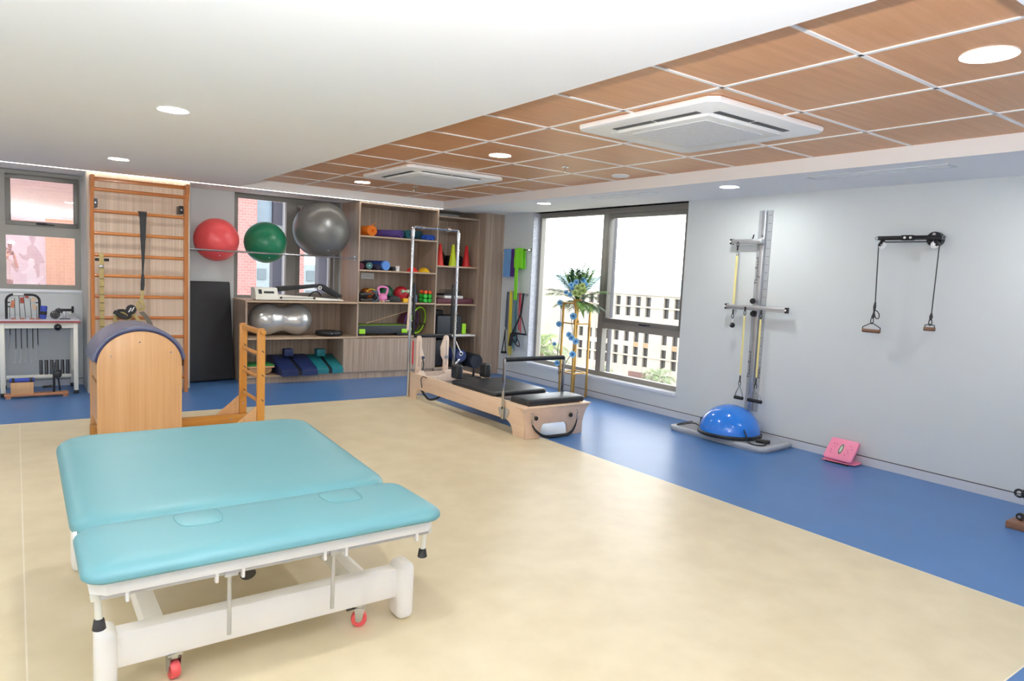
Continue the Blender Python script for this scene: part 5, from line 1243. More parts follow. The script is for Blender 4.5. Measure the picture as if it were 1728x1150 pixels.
for k in range(7):
    az = 2.4+k*0.55; d = Vector((math.cos(az)*0.45, math.sin(az)*0.45, 0.9)).normalized(); L = random.uniform(0.42, 0.52)
    mb = MB(greens[(k+1) % 3]); side = d.cross(Vector((math.sin(az), -math.cos(az), 0.2))).normalized()*0.013
    a, b = fc, fc+d*L; mm = fc+d*L*0.55
    mb.poly([a-side*0.4, mm-side, b, mm+side, a+side*0.4]); mb.build('blade_leaf', fa, 80)
for az, L in ((-1.9, 0.30), (-1.3, 0.22), (-0.6, 0.25)):
    mb = MB(mat('variegated_leaf', (150, 172, 110), 0.5, var=0.2, scale=14)); d = Vector((math.cos(az), math.sin(az), 0)); s = Vector((-d.y, d.x, 0))
    P_ = [fc+d*L*t*0.8+Vector((0, 0, 0.06*t-0.42*L*3*t*t*0.7)) for t in (0, 0.25, 0.5, 0.75, 1.0)]
    W_ = [0.010, 0.030, 0.036, 0.026, 0.003]
    for i in range(4): mb.poly([P_[i]+s*W_[i], P_[i+1]+s*W_[i+1], P_[i+1]-s*W_[i+1], P_[i]-s*W_[i]])
    mb.build('drooping_leaf', fa, 80)
M_rose = mat('sky_blue_petal', (150, 202, 236), 0.6, var=0.1, scale=30); M_rosec = mat('deep_blue_centre', (70, 140, 214), 0.6)
def rose(c, r, parent, facing, ma=None, mb_=None, name='blue_rose'):
    f = Vector(facing).normalized(); q = Vector((0, 0, 1)).rotation_difference(f).to_matrix().to_4x4()
    m_ = MB(ma or M_rose); m_.T = Matrix.Translation(c) @ q
    for ringn, (rr, tilt_, n_) in enumerate(((r*0.62, 0.5, 6), (r*0.42, 0.95, 5), (r*0.2, 1.25, 4))):
        for i in range(n_):
            a = 2*PI*i/n_+ringn*0.5; u = Vector((math.cos(a), math.sin(a), 0)); v = Vector((-u.y, u.x, 0))
            p0 = u*rr*0.25+Vector((0, 0, -0.1*r)); tip = u*rr*(0.3+1.0*math.cos(tilt_)/math.cos(0.5))+Vector((0, 0, r*0.55*math.sin(tilt_)))
            mid = (p0+tip)/2+Vector((0, 0, -0.05*r)); w = r*0.42*(1-0.2*ringn)
            m_.poly([p0-v*w*0.4, mid-v*w, tip-v*w*0.55, tip+v*w*0.55, mid+v*w, p0+v*w*0.4])
    o = m_.build(name, parent, 80)
    c2 = MB(mb_ or M_rosec); c2.T = Matrix.Translation(c) @ q; c2.ball((0, 0, r*0.10), r*0.17, (1, 1, 1.1), 10, 7); c2.build('flower_centre', o, 80)
    return o
V = Vector((-0.6, -0.75, 0.25))
M_pgreen = mat('pale_green_petal', (186, 204, 140), 0.6, var=0.1, scale=30); M_pg2 = mat('pale_green_centre', (150, 172, 96), 0.6)
for (dx, dz, r) in ((-0.03, 0.20, 0.046), (0.055, 0.225, 0.050), (-0.09, 0.165, 0.046), (-0.07, 0.115, 0.046), (-0.15, 0.07, 0.036), (-0.10, 0.045, 0.042), (0.085, 0.18, 0.040)):
    p = fc+Vector((dx*0.78, -dx*0.62, dz))+V.normalized()*0.13
    rose(p, r, fa, V+Vector((dx, 0, 0.2)))
for (dx, dz, r) in ((-0.01, 0.12, 0.055), (0.045, 0.15, 0.05), (0.06, 0.09, 0.055), (-0.04, 0.06, 0.055), (0.01, 0.05, 0.05)):
    p = fc+Vector((dx*0.78, -dx*0.62, dz))+V.normalized()*0.17
    rose(p, r, fa, V, M_pgreen, M_pg2, 'green_bloom')
fg = thing('flower_garland', 'garland of blue paper roses on a dark twig winding down the gold stand', 'garland', (5.66, 6.6, 0.28))
M_twig = mat('dark_twig', (92, 78, 58), 0.8)
ga = [(5.605, 6.705, 1.19), (5.60, 6.71, 1.08), (5.605, 6.715, 0.90), (5.595, 6.705, 0.72), (5.60, 6.74, 0.56), (5.605, 6.71, 0.40), (5.60, 6.70, 0.27)]
gb2 = [(5.605, 6.44, 1.06), (5.60, 6.50, 0.98), (5.595, 6.46, 0.85), (5.60, 6.47, 0.76), (5.59, 6.40, 0.70), (5.60, 6.43, 0.60), (5.60, 6.52, 0.50), (5.595, 6.62, 0.36), (5.60, 6.68, 0.29)]
for p in (ga, gb2): MB(M_twig).tube(spline(p, 5), 0.0045, 6).build('twig', fg)
for p, r in (((5.59, 6.725, 1.185), 0.047), ((5.59, 6.455, 1.035), 0.055), ((5.59, 6.725, 0.915), 0.048), ((5.585, 6.515, 0.80), 0.045), ((5.585, 6.465, 0.765), 0.048), ((5.585, 6.38, 0.73), 0.050), ((5.59, 6.795, 0.655), 0.032), ((5.585, 6.425, 0.565), 0.052), ((5.59, 6.725, 0.415), 0.046)):
    rose(Vector(p), r, fg, (-0.65, -0.72, 0.15))

# ------------------------------------------------------------------ wall exercise station with elastic bands
ws = thing('wall_exercise_station', 'tall aluminium wall rail with two cross arms and yellow elastic bands', 'wall exercise station', (5.95, 4.12, 0.26))
M_plate = mat('light_grey_plate', (172, 176, 180), 0.5, 0.2, var=0.03)
pl_ = MB(M_plate).box(5.978, 5.985, 4.045, 4.195, 0.26, 2.25).build('back_plate', ws)
rr = MB(M_alu)
rr.box(5.945, 5.978, 4.098, 4.142, 0.26, 2.25, 0.003); rr.build('rail_profile', ws)
tk = MB(mat('scale_mark_grey', (92, 96, 100), 0.6))
for k in range(24):
    z = 0.36+0.08*k; tk.box(5.9765, 5.978, 4.052, 4.088, z, z+0.004)
tk.build('scale_marks', pl_)
for z in (0.62, 0.98, 1.60, 2.0): MB(M_chrome).lathe([(0, -0.008), (0.008, -0.006), (0.009, 0)], (5.945, 4.12, z), 'x', 14).build('screw', ws)
# lettering down the plate
def vtext(body, size, y, z, m):
    t = MB(m); M_ = Matrix.Translation((5.9765, y, z)) @ Matrix.Rotation(-PI/2, 4, 'Z') @ Matrix.Rotation(PI/2, 4, 'X') @ Matrix.Rotation(PI/2, 4, 'Z')
    t.text(body, size, 0.0006, M_); return t
for z in (1.66, 0.72): vtext('TheraBand', 0.062, 4.168, z, mat('black_print', (30, 30, 32), 0.6)).build('lettering', pl_)
vtext('ABC', 0.06, 4.068, 0.66, mat('black_print', (30, 30, 32), 0.6)).build('lettering', pl_)
for y0, y1, z in ((4.09, 4.44, 1.945), (3.765, 4.445, 1.292)):
    arm = MB(M_alu).box(5.885, 5.925, y0, y1, z-0.022, z+0.022, 0.004)
    ao = arm.build('cross_arm', ws)
    MB(M_alud).box(5.8835, 5.886, y0+0.01, y1-0.01, z-0.006, z+0.006).build('arm_groove', ao)
    MB(M_alu).box(5.925, 5.945, 4.09, 4.15, z-0.03, z+0.03, 0.003).build('arm_bracket', ao)
    for y in ((y1,) if z > 1.5 else (y0, y1)):
        MB(M_black).box(5.880, 5.930, y-0.010, y+0.010, z-0.027, z+0.027, 0.004).build('end_cap', ao)
        MB(M_white).cyl((5.878, y, z), (5.881, y, z), 0.010, 14).build('cap_dot', ao)
MB(M_blackm).cyl((5.905, 4.20, 1.97), (5.90, 4.185, 2.01), 0.006, 8).build('lock_lever', ws)
for z in (1.36, 1.235): MB(M_black).lathe([(0.012, 0), (0.026, -0.008), (0.030, -0.02), (0.026, -0.035), (0, -0.037)], (5.925 if z > 1.3 else 5.945, 4.142, z), 'x', 9).build('star_knob', ws)
M_yel = mat('pale_yellow_elastic', (234, 222, 150), 0.55, var=0.06)
def karabiner(mb, x, y, z): return mb.torus((x, y, z), 0.012, 0.0035, 'x', 16, 6, ry=0.026)
# hanging elastic 1: from the upper arm
h1 = MB(M_black).cyl((5.885, 4.352, 1.905), (5.885, 4.352, 1.855), 0.008, 10); karabiner(h1, 5.885, 4.352, 1.915); h1.build('snap_hook', ws)
MB(M_chrome).torus((5.885, 4.352, 1.825), 0.018, 0.004, 'x', 18, 6).build('ring', ws)
MB(M_yel).ribbon([(5.885, 4.352, 1.81), (5.884, 4.35, 1.5), (5.883, 4.348, 1.318)], (0, 0.024, 0), 0.004).build('elastic_band', ws)
h2 = MB(M_black).cyl((5.88, 4.346, 1.265), (5.88, 4.346, 1.215), 0.008, 10); karabiner(h2, 5.88, 4.346, 1.20); h2.build('snap_hook', ws)
MB(M_blackm).ball((5.88, 4.342, 1.105), 0.027, seg=18, rings=12).build('ball_stop', ws)
MB(M_chrome).ball((5.86, 4.347, 1.112), 0.009, seg=12, rings=8).build('ball_highlight', ws)  # chrome bead imitating a highlight on the black ball
MB(M_white).cyl((5.88, 4.343, 1.17), (5.88, 4.343, 1.13), 0.003, 6).build('cord', ws)
# hanging elastic 2 and 3 with grips
def grip_line(y, ztop, zb1, zg, wg, label_side):
    k = MB(M_black).cyl((5.88, y, ztop+0.01), (5.88, y, ztop-0.035), 0.009, 10); karabiner(k, 5.88, y, ztop-0.05); k.build('snap_hook', ws)
    MB(M_yel).ribbon([(5.88, y, ztop-0.08), (5.88, y-0.003, zb1)], (0, 0.020, 0), 0.004).build('elastic_band', ws)
    k = MB(M_black).cyl((5.88, y-0.003, zb1-0.01), (5.88, y-0.003, zb1-0.075), 0.007, 10); karabiner(k, 5.88, y-0.003, zb1-0.09); k.build('snap_hook', ws)
    s = MB(mat('silver_strap', (176, 178, 182), 0.5))
    for q in (-1, 1): s.ribbon([(5.88, y-0.003, zb1-0.11), (5.88, y-0.003+q*wg*0.45, (zb1-0.11+zg)/2-0.02), (5.88, y-0.003+q*wg*0.5, zg)], (0.016, 0, 0), 0.004)
    s.build('grip_strap', ws)
    MB(M_black).cyl((5.88, y-0.003-wg*0.58, zg), (5.88, y-0.003+wg*0.58, zg), 0.018, 16, b=0.004).build('handle_grip', ws)
grip_line(4.205, 1.29, 0.62, 0.385, 0.085, 0)
grip_line(4.020, 1.27, 0.62, 0.385, 0.135, 1)

# ------------------------------------------------------------------ dome trainer on a grey step
so_ = [(5.465, 4.695), (5.70, 4.71), (5.945, 4.67), (5.957, 4.63), (5.957, 3.66), (5.92, 3.605), (5.50, 3.585), (5.445, 3.635), (5.425, 3.85), (5.440, 3.89), (5.447, 4.44), (5.430, 4.48), (5.428, 4.64)]
gs = thing('grey_step_platform', 'wide pale grey plastic step platform lying on the blue floor against the right wall', 'step platform', (5.69, 4.14, 0))
M_gp = mat('pale_grey_plastic', (176, 180, 186), 0.5, var=0.03)
MB(M_gp).prism(so_, 'z', 0.010, 0.052, 0.014, 4).build('platform', gs)
MB(M_gp).prism([(5.69+(x-5.69)*0.95, 4.14+(y-4.14)*0.97) for x, y in so_], 'z', 0.0, 0.02).build('underside', gs)
MB(mat('matt_grey_top', (158, 162, 168), 0.8, bump=0.1, bscale=200)).prism([(5.70+(x-5.70)*0.84, 4.14+(y-4.14)*0.92) for x, y in so_], 'z', 0.051, 0.0535, 0.001, 1).build('grip_surface', gs)
bq = (5.655, 4.115); z0_ = 0.0535
du = thing('dome_trainer', 'shiny blue half ball balance dome with a black rim on the grey step platform', 'balance dome', (bq[0], bq[1], z0_))
M_blue = mat('gloss_blue_dome', (34, 124, 226), 0.16, var=0.03, scale=2, coat=0.4)
prof = [(0.288, 0.088)]+[(0.286*math.cos(a), 0.090+0.256*math.sin(a)) for a in [PI/2*i/16 for i in range(1, 17)]]
MB(M_blue).lathe(prof, (bq[0], bq[1], 0), n=56).build('dome', du, 60)
MB(M_black).lathe([(0, 0.0545), (0.285, 0.0545), (0.303, 0.060), (0.306, 0.080), (0.296, 0.090), (0.284, 0.092), (0, 0.089)], (bq[0], bq[1], 0), n=56).build('rim', du)
for pts, hp_ in (([(5.57, 4.40, 0.08), (5.55, 4.47, 0.10), (5.50, 4.56, 0.075), (5.48, 4.62, 0.062), (5.52, 4.60, 0.075), (5.57, 4.50, 0.11)], ((5.575, 4.395, 0.075), (5.615, 4.42, 0.165))),
                 ([(5.53, 3.83, 0.095), (5.50, 3.80, 0.07), (5.47, 3.73, 0.062), (5.49, 3.655, 0.062), (5.57, 3.65, 0.062), (5.61, 3.69, 0.07)], ((5.595, 3.775, 0.072), (5.65, 3.66, 0.075)))):
    MB(M_black).tube(spline(pts, 6), 0.006, 8).build('cord', du)
    MB(M_black).cyl(hp_[0], hp_[1], 0.018, 14, b=0.005).build('handle', du)
MB(M_black).tube(spline([(5.53, 3.83, 0.095), (5.515, 3.84, 0.14), (5.535, 3.865, 0.155)], 5), 0.006, 8).build('cord', du)

# ------------------------------------------------------------------ pink slant board
pk = thing('slant_board', 'pink plastic slant board leaning on the baseboard of the right wall', 'slant board', (5.87, 3.08, 0))
M_pk = mat('pink_plastic', (240, 138, 172), 0.42, var=0.03)
MB(M_pk).prism([(5.775, 3.225), (5.955, 3.225), (5.968, 3.0), (5.955, 2.965), (5.93, 2.945), (5.83, 2.945), (5.81, 2.96)], 'z', 0.008, 0.020, 0.004).build('base_tray', pk)
sb = MB(M_pk)
T_ = Matrix.Translation((5.79, 3.095, 0.03)) @ Matrix.Rotation(-math.radians(50), 4, 'Y')
sb.T = T_
sb.prism(rrect(0, 0.215, -0.128, 0.128, 0.025), 'z', -0.018, 0.012, 0.010, 3)
so2 = sb.build('tilting_plate', pk)
el_ = MB(mat('olive_grey_inlay', (108, 112, 98), 0.5)); el_.T = T_
el_.prism([(0.108+0.052*math.cos(a), 0.018*math.sin(a)) for a in [2*PI*i/24 for i in range(24)]], 'z', 0.011, 0.0135); el_.build('oval_badge', so2)
e2 = MB(mat('pale_inlay', (196, 214, 190), 0.5)); e2.T = T_
e2.prism([(0.108+0.034*math.cos(a), 0.009*math.sin(a)) for a in [2*PI*i/20 for i in range(20)]], 'z', 0.0134, 0.0142); e2.build('badge_centre', so2)
for (u, v) in ((0.06, 0.075), (0.085, 0.08), (0.12, 0.06), (0.15, 0.075), (0.15, 0.05), (0.06, -0.05), (0.085, -0.07), (0.11, -0.06), (0.125, -0.09), (0.155, -0.07)):
    hl = MB(mat('dark_rose_nub', (150, 50, 84), 0.6)); hl.T = T_; hl.ball((u, v, 0.0125), 0.0045, (1, 1, 0.5), 8, 5); hl.build('nub', so2)
MB(M_pk).box(5.85, 5.90, 3.0, 3.19, 0.02, 0.09).build('support', pk)
MB(M_black).box(5.775, 5.80, 2.99, 3.19, 0.0, 0.010).build('rubber_foot', pk)
MB(M_black).box(5.90, 5.94, 2.99, 3.19, 0.0, 0.010).build('rubber_foot', pk)

# ------------------------------------------------------------------ overhead pulley
op = thing('overhead_pulley', 'black wall pulley bar with two hanging rope handles on the right wall', 'wall pulley', (5.93, 2.72, 1.95))
MB(M_blackm).box(5.875, 5.915, 2.475, 2.965, 1.938, 1.972, 0.004).build('bar', op)
MB(M_blackm).box(5.870, 5.92, 2.685, 2.775, 1.934, 1.976, 0.004).build('centre_sleeve', op)
for y in (2.745, 2.70): MB(M_white).cyl((5.867, y, 1.955), (5.871, y, 1.955), 0.010, 14).build('rivet', op)
for y in (2.98, 2.46): MB(M_alud).torus((5.895, y, 1.955), 0.013, 0.004, 'x', 16, 6).build('end_ring', op)
MB(M_blackm).cyl((5.92, 2.545, 1.945), (5.985, 2.545, 1.945), 0.058, 28, b=0.004).build('wall_flange', op)
MB(M_alu).cyl((5.915, 2.545, 1.982), (5.919, 2.545, 1.982), 0.012, 14).build('flange_bolt', op)
for y, s in ((2.925, 1), (2.51, -1)):
    w = MB(mat('white_nylon', (228, 230, 232), 0.4)); w.lathe([(0.006, -0.008), (0.030, -0.008), (0.024, 0), (0.030, 0.008), (0.006, 0.008)], (5.88, y-0.005*s, 1.895), 'x', 26)
    wo = w.build('pulley_wheel', op)
    st_ = MB(M_blackm); st_.T = Matrix.Translation((5.88, y+0.006*s, 1.915)) @ Matrix.Rotation(0.5*s, 4, 'X'); st_.box(-0.014, 0.014, -0.013, 0.013, -0.03, 0.028, 0.003); st_.build('pulley_bracket', op)
    MB(M_chrome).cyl((5.863, y-0.002*s, 1.898), (5.868, y-0.002*s, 1.898), 0.007, 12).build('axle', wo)
rp_ = MB(M_black)
rp_.tube([(5.88, 2.905, 1.922), (5.88, 2.535, 1.922)], 0.0045, 8); rp_.build('rope', op)
MB(M_black).tube([(5.88, 2.953, 1.895), (5.88, 2.935, 1.40)], 0.0045, 8).build('rope', op)
MB(M_black).tube([(5.88, 2.482, 1.895), (5.88, 2.488, 1.34)], 0.0045, 8).build('rope', op)
kn = MB(M_black).tube([(5.88, 2.935, 1.42), (5.88, 2.937, 1.38), (5.88, 2.938, 1.34)], [0.007, 0.012, 0.008], 8)
kn.tube(spline([(5.88, 2.938, 1.35), (5.88, 2.915, 1.345), (5.88, 2.895, 1.32), (5.88, 2.895, 1.29), (5.88, 2.915, 1.282), (5.88, 2.93, 1.31), (5.88, 2.936, 1.34)], 4), 0.004, 7)
kn.tube([(5.88, 2.938, 1.34), (5.88, 2.945, 1.285)], [0.006, 0.014], 8); karabiner(kn, 5.88, 2.948, 1.26); kn.build('rope_knot', op)
kn2 = MB(M_black).tube([(5.88, 2.488, 1.36), (5.88, 2.489, 1.33), (5.88, 2.49, 1.30)], [0.006, 0.014, 0.008], 8); karabiner(kn2, 5.88, 2.49, 1.285); kn2.build('rope_knot', op)
for y, z0, z1_, hw, ang in ((2.948, 1.245, 1.175, 0.075, 0.0), (2.492, 1.27, 1.232, 0.036, 0.35)):
    MB(M_blackm).tube([(5.88, y-hw, z1_+0.012), (5.88, y-hw*0.98, z1_+0.03), (5.88, y, z0), (5.88, y+hw*0.98, z1_+0.03), (5.88, y+hw, z1_+0.012)], 0.004, 8).build('handle_wire', op)
    dx = math.sin(ang)*0.06
    MB(wood('handle_wood', (104, 74, 56), (140, 100, 76), 'y', 30, 0.5)).cyl((5.88+dx, y-hw, z1_), (5.88-dx, y+hw, z1_), 0.0155, 14, b=0.004).build('wooden_handle', op)

# ------------------------------------------------------------------ ankle exerciser at the right edge
ax = thing('foot_exerciser', 'dark wooden foot exerciser board with steel rollers at the right edge of the blue floor', 'foot exerciser', (5.45, 1.48, 0))
MB(wood('walnut_board', (112, 78, 60), (146, 106, 84), 'y', 24, 0.45)).box(5.275, 5.62, 1.30, 1.648, 0.0, 0.045, 0.003).build('board', ax)
MB(M_chrome).cyl((5.385, 1.60, 0.068), (5.50, 1.45, 0.075), 0.016, 14).build('roller_bar', ax)
MB(M_black).lathe([(0.008, -0.012), (0.022, -0.012), (0.024, -0.006), (0.024, 0.006), (0.022, 0.012), (0.008, 0.012)], (5.375, 1.602, 0.0695), 'x', 22).build('roller_end', ax)
MB(M_chrome).cyl((5.36, 1.602, 0.0695), (5.366, 1.602, 0.0695), 0.010, 14).build('roller_cap', ax)
MB(M_chrome).cyl((5.54, 1.585, 0.045), (5.54, 1.585, 0.17), 0.012, 12).build('post', ax)
MB(M_black).cyl((5.54, 1.655, 0.185), (5.54, 1.42, 0.205), 0.030, 18, b=0.008).build('foam_roller', ax)
MB(M_black).torus((5.54, 1.672, 0.182), 0.024, 0.008, 'x', 22, 8).build('end_ring', ax)
# ================================================================== outside the right window
gz = -7.0
M_fac = mat('weathered_plaster', (174, 167, 157), 0.9, var=0.04, scale=0.7, rgb2=(158, 152, 144))
M_fac2 = mat('cream_plaster', (176, 166, 150), 0.9, var=0.04, scale=0.6)
M_tan2 = mat('ochre_plaster', (160, 132, 104), 0.9, var=0.05)
M_pane = mat('dark_window_pane', (56, 54, 54), 0.3)
struct(MB(mat('dusty_ground', (140, 136, 120), 0.95, var=0.1, scale=0.2)).box(7, 400, -150, 400, gz-1, gz), 'outside_ground')
# facade built in its own frame: u along the facade, w out towards the room
FA = Matrix.Translation((34.5, 24.0, 0)) @ Matrix.Rotation(math.radians(116), 4, 'Z')
bd_ = thing('office_building', 'long weathered cream building with rows of slim windows across the road', 'building', (34.5, 24.0, gz))
def fbox(u0, u1, w0, w1, z0, z1, m, name, parent=None, b=0):
    mb = MB(m); mb.T = FA; mb.box(u0, u1, w0, w1, z0, z1, b); return mb.build(name, parent or bd_)
gz = -7.0
FA = Matrix.Translation((34.46, 31.89, 0)) @ Matrix.Rotation(math.radians(100), 4, 'Z')
bd_.location = (34.46, 31.89, gz); BASE[bd_] = Vector((34.46, 31.89, gz))
cols = [-4.4, -3.6, -2.7, -1.9, -1.1, 0.3, 1.1, 1.9, 2.75, 3.6, 4.4, 5.1, 5.9]
hw_ = 0.20
# local +v of the facade frame points away from the room (rotation of 100 deg maps +y to -x): use v<0 ... see fbox
wl = MB(M_fac); wl.T = FA
wl.box(-16, 18, -9.0, -0.32, gz, 0.35)
edges = [-16]+[e for c in cols for e in (c-hw_, c+hw_)]+[18]
for i in range(0, len(edges), 2): wl.box(edges[i], edges[i+1], -0.32, 0.0, gz, 0.62)
for c in cols:
    for z0, z1_ in ((0.46, 0.62), (-1.95, -0.86), (-2.95, -2.62), (-5.2, -4.25)): wl.box(c-hw_, c+hw_, -0.32, -0.02, z0, z1_)
wl.box(-16, 18, -0.5, 0.06, 0.60, 0.70)
wl.build('wall', bd_)
st2 = MB(M_fac2); st2.T = FA
for z in (-0.20, -3.55): st2.box(-4.7, 6.2, -0.05, 0.05, z-0.05, z+0.05)
st2.build('string_course', bd_)
tn = MB(M_tan2); tn.T = FA
for c in (1.1, 0.3, -1.9): tn.box(c-hw_+0.001, c+hw_-0.001, -0.021, -0.012, -2.94, -2.63)
tn.build('ochre_infill', bd_)
for c in cols:
    for z0, z1_ in ((-0.15, 0.46), (-0.86, -0.25), (-2.62, -1.95), (-3.5, -2.95), (-4.25, -3.6)):
        g_ = MB(M_pane); g_.T = FA; g_.box(c-hw_+0.01, c+hw_-0.01, -0.22, -0.19, z0, z1_); g_.build('window', bd_)
dr = MB(mat('rust_door', (110, 84, 80), 0.7)); dr.T = FA
dr.box(0.2, 1.5, -0.05, 0.08, gz, -4.65); dr.build('door', bd_)
# palms
def palm(c, ztop, R_, n, lb_, mats, seedv):
    random.seed(seedv)
    t = thing('palm_tree', lb_, 'tree', (c[0], c[1], gz), 'palm trees in the yard')
    MB(mat('palm_trunk', (132, 112, 88), 0.9, var=0.15)).tube([(c[0], c[1], gz), (c[0]+0.1, c[1], (gz+ztop)/2), (c[0], c[1], ztop)], [0.28, 0.2, 0.16], 10).build('trunk', t)
    mb = MB(mats[0])
    for k in range(n):
        mb.m(mats[k % len(mats)])
        az = 2*PI*k/n*2.39; el = 1.2-1.3*(k/n)+random.uniform(-0.1, 0.1)
        frond(mb, Vector((c[0], c[1], ztop)), (math.cos(az)*math.cos(el), math.sin(az)*math.cos(el), math.sin(el)), R_*random.uniform(0.85, 1.1), 0.55, 16, R_*0.03, R_*0.34)
    mb.build('palm_crown', t, 80)
pg = [mat('yard_palm_green', (92, 112, 64), 0.6, var=0.15), mat('yard_palm_light', (124, 136, 108), 0.6, var=0.15)]
palm((25.0, 22.4), -3.2, 1.15, 26, 'grey green palm at the foot of the cream building, right', pg, 3)
palm((18.3, 23.2), -1.75, 1.5, 26, 'yellow green palm behind the flower stand outside the window', [mat('yard_palm_yellow', (112, 130, 64), 0.6, var=0.15), pg[0]], 5)
palm((26.2, 27.6), -3.6, 0.8, 18, 'small green palm outside near the window mullion', pg, 8)
# hazy hills and far town on the horizon
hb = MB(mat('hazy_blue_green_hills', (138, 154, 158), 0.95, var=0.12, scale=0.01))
random.seed(4)
ring_ = []
for i in range(60):
    a = math.radians(15+i*75/59); ring_.append((1500*math.sin(a), 1500*math.cos(a), 2+4*abs(math.sin(i*0.9))+random.uniform(0, 4)))
for i in range(59):
    a, b = ring_[i], ring_[i+1]
    hb.poly([(a[0], a[1], -40), (b[0], b[1], -40), (b[0], b[1], b[2]), (a[0], a[1], a[2])])
    hb.poly([(a[0], a[1], a[2]), (b[0], b[1], b[2]), (b[0]*1.3, b[1]*1.3, b[2]+4), (a[0]*1.3, a[1]*1.3, a[2]+4)])
struct(hb, 'hills')
# pole added outside the right hand pane to imitate the mullion's reflection
pt = thing('mullion_reflection_pole', 'dark grey leaning pole with a small bracket, imitating a mullion reflection outside the big window', 'pole', (7.88, 8.13, gz))
MB(mat('dark_pole_grey', (72, 72, 76), 0.6)).tube([(7.88, 8.13, gz), (8.43, 8.75, 1.33), (8.59, 8.93, 3.6)], 0.034, 12).build('pole_shaft', pt)
MB(mat('dark_pole_grey', (72, 72, 76), 0.6)).box(8.46, 8.60, 8.78, 8.80, 1.80, 1.815).build('pole_bracket', pt)

# ================================================================== outside the back windows: pink brick building
M_brick = brick('pink_brick', (164, 116, 112), (154, 106, 102), (176, 146, 142), 'x', 5.0)
bk_ = thing('brick_building', 'pink brick building with pale window bays beyond the back window', 'building', (2.5, 13.2, gz))
for x0, x1 in ((-4.0, 1.2), (3.20, 3.58), (4.16, 4.46), (5.05, 5.38), (6.4, 9.0)):
    MB(M_brick).box(x0, x1, 13.0, 13.6, gz, 9.0).build('brick_pier', bk_)
MB(mat('pale_blue_panel', (132, 150, 164), 0.5)).box(1.2, 3.2, 13.25, 13.5, gz, 9.0).build('glazed_bay', bk_)
for x0, x1 in ((3.58, 4.16), (4.46, 5.05), (5.38, 6.4)):
    MB(mat('pale_blue_panel', (132, 150, 164), 0.5)).box(x0, x1-0.20, 13.40, 13.45, 2.25, 9.0).build('glazed_bay', bk_)
    MB(mat('bay_white', (166, 170, 172), 0.6)).box(x0, x1-0.03, 13.36, 13.46, 1.72, 2.25).build('white_band', bk_)
    MB(mat('dark_grey_pier', (66, 66, 78), 0.7)).box(x1-0.20, x1-0.03, 13.3, 13.5, gz, 1.72).build('grey_pier', bk_)  # plain dark grey column, one even colour
    MB(mat('dark_grey_pier', (66, 66, 78), 0.7)).box(x1-0.20, x1-0.03, 13.3, 13.5, 2.25, 9.0).build('grey_pier', bk_)
    MB(mat('bay_white', (166, 170, 172), 0.6)).box(x1-0.03, x1, 13.2, 13.5, gz, 9.0).build('white_post', bk_)
    MB(mat('bay_white', (166, 170, 172), 0.6)).box(x0, x1-0.03, 13.36, 13.42, 1.02, 1.06).build('railing', bk_)
fb2 = thing('apartment_building', 'pale far apartment block seen in the gap of the brick building', 'building', (19.5, 60, gz))
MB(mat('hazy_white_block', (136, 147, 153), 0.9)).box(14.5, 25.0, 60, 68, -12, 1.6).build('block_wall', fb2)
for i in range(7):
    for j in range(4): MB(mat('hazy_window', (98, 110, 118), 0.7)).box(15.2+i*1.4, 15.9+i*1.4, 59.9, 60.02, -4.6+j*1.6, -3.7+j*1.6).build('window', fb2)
struct(MB(mat('yard_ground', (140, 138, 130), 0.95)).box(-40, 60, 13.7, 90, -12.5, -12), 'yard_ground')
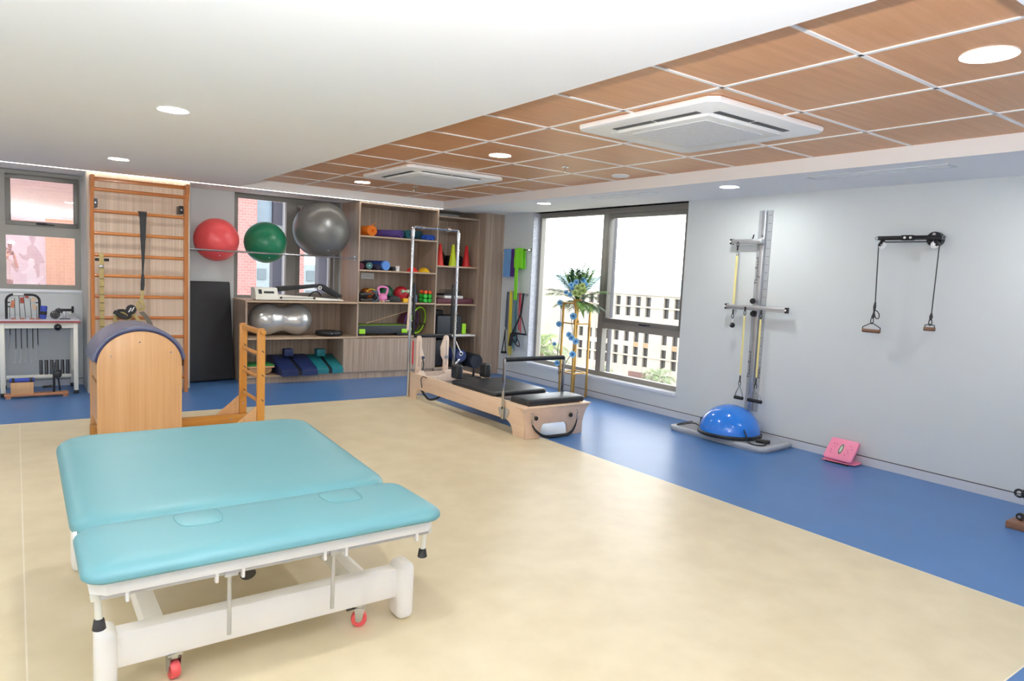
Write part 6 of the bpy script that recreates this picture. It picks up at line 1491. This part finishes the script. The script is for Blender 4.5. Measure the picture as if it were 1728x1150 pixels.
# ================================================================== the photographer behind the camera (mirrored in the left window)
YAW = 0.626469
PB = Vector((-0.30*math.sin(YAW), -0.30*math.cos(YAW), 0))
PT = Matrix.Translation(PB) @ Matrix.Rotation(-YAW, 4, 'Z')
def figure():
    V_ = []; E_ = []; Rr = []
    def add(p, r, par=None):
        V_.append(p); Rr.append(r)
        if par is not None: E_.append((par, len(V_)-1))
        return len(V_)-1
    pel = add((0, 0, 0.86), 0.125); wa = add((0, 0.0, 1.0), 0.105, pel); ch = add((0, 0.005, 1.18), 0.125, wa); up_ = add((0, 0.0, 1.29), 0.095, ch)
    nk = add((0, 0.01, 1.375), 0.05, up_); jw = add((0, 0.035, 1.435), 0.062, nk); hd = add((0, 0.03, 1.50), 0.078, jw); cr = add((0, 0.02, 1.565), 0.066, hd)
    for s in (-1, 1):
        hp = add((s*0.085, 0, 0.80), 0.088, pel); kn = add((s*0.10, 0.015, 0.45), 0.056, hp); cf = add((s*0.105, -0.005, 0.30), 0.052, kn); an = add((s*0.11, -0.01, 0.08), 0.034, cf)
        fo = add((s*0.125, 0.09, 0.035), 0.034, an); add((s*0.135, 0.16, 0.03), 0.026, fo)
        sh = add((s*0.165, 0, 1.275), 0.055, up_); el = add((s*0.235, 0.075, 1.06), 0.040, sh); wr = add((s*0.105, 0.165, 1.345), 0.026, el); pm = add((s*0.085, 0.175, 1.415), 0.030, wr)
        for k in range(4):
            b = add((s*(0.082-0.004*k), 0.20, 1.435+0.018*k-0.02), 0.0085, pm); m_ = add((s*(0.060-0.004*k), 0.222, 1.44+0.018*k-0.02), 0.008, b); add((s*(0.042-0.003*k), 0.215, 1.44+0.018*k-0.02), 0.007, m_)
        t1 = add((s*0.075, 0.155, 1.44), 0.010, pm); add((s*0.055, 0.15, 1.465), 0.008, t1)
    me = bpy.data.meshes.new('fig'); me.from_pydata(V_, E_, [])
    o = bpy.data.objects.new('fig', me); COL.objects.link(o)
    md = o.modifiers.new('skin', 'SKIN'); md.use_smooth_shade = True
    for i, r in enumerate(Rr):
        sv = me.skin_vertices[0].data[i]; sv.radius = (r, r); sv.use_root = (i == 0)
    me.skin_vertices[0].data[2].radius = (0.150, 0.098); me.skin_vertices[0].data[0].radius = (0.140, 0.100)
    sd_ = o.modifiers.new('sub', 'SUBSURF'); sd_.levels = 2; sd_.render_levels = 2
    dg = bpy.context.evaluated_depsgraph_get(); m2 = bpy.data.meshes.new_from_object(o.evaluated_get(dg))
    bpy.data.objects.remove(o)
    return m2
ph_ = thing('person', 'person in a pale shirt holding a black camera, mirrored in the left window', 'person', PB)
fm_ = figure()
M_skin = mat('skin', (190, 140, 114), 0.55); M_shirt = mat('pale_shirt', (210, 204, 204), 0.8); M_trous = mat('dark_trousers', (56, 52, 58), 0.8); M_shoe = mat('black_shoe', (30, 30, 32), 0.5); M_hair = mat('dark_hair', (34, 28, 26), 0.7)
fb_ = MB(M_skin); tb__ = bmesh.new(); tb__.from_mesh(fm_); fb_.T = PT; fb_._add(tb__)
for s in (-1, 1): fb_.ball((s*0.072, 0.02, 1.495), 0.018, (0.45, 0.8, 1.2), 10, 8)
fb_.ball((0, 0.112, 1.485), 0.014, (0.8, 1.0, 1.3), 10, 8)
for m__ in (M_shirt, M_trous, M_shoe): fb_.m(m__)
inv = PT.inverted()
for f in fb_.bm.faces:
    c = inv @ f.calc_center_median()
    arm = abs(c.x) > 0.05 and c.y > 0.10 and c.z > 1.15
    if c.z < 0.075: f.material_index = 3
    elif c.z < 0.88: f.material_index = 2
    elif c.z < 1.345 and not arm: f.material_index = 1
    else: f.material_index = 0
fb_.build('body', ph_, 80)
hr = MB(M_hair); hr.T = PT
hr.ball((0, -0.005, 1.535), 0.084, (0.98, 1.05, 0.95), 22, 14); hr.build('hair', ph_, 60)
for s in (-1, 1):
    e_ = MB(M_white); e_.T = PT; e_.ball((s*0.03, 0.098, 1.51), 0.011, (1, 0.6, 0.7), 10, 8); e_.m(M_black).ball((s*0.03, 0.104, 1.51), 0.005, (1, 0.6, 1), 8, 6); e_.build('eye', ph_, 60)
mo = MB(mat('lip', (150, 84, 78), 0.5)); mo.T = PT; mo.ball((0, 0.094, 1.445), 0.016, (1.2, 0.5, 0.4), 10, 6); mo.build('mouth', ph_, 60)
cm = thing('camera', 'black camera with a tilted flash held by the mirrored photographer', 'camera', PT @ Vector((0, 0.17, 1.43)))
def cpart(nm, fn, m_):
    b = MB(m_); b.T = PT; fn(b); return b.build(nm, cm)
cpart('camera_body', lambda b: b.box(-0.065, 0.065, 0.14, 0.195, 1.435, 1.525, 0.012, 3), M_blackm)
cpart('lens', lambda b: b.cyl((0, 0.195, 1.475), (0, 0.245, 1.475), 0.034, 24, b=0.003), M_black)
cpart('flash_head', lambda b: b.box(-0.033, 0.033, 0.14, 0.185, 1.60, 1.69, 0.006, 2).box(-0.024, 0.024, 0.145, 0.18, 1.525, 1.60, 0.004), M_blackm)
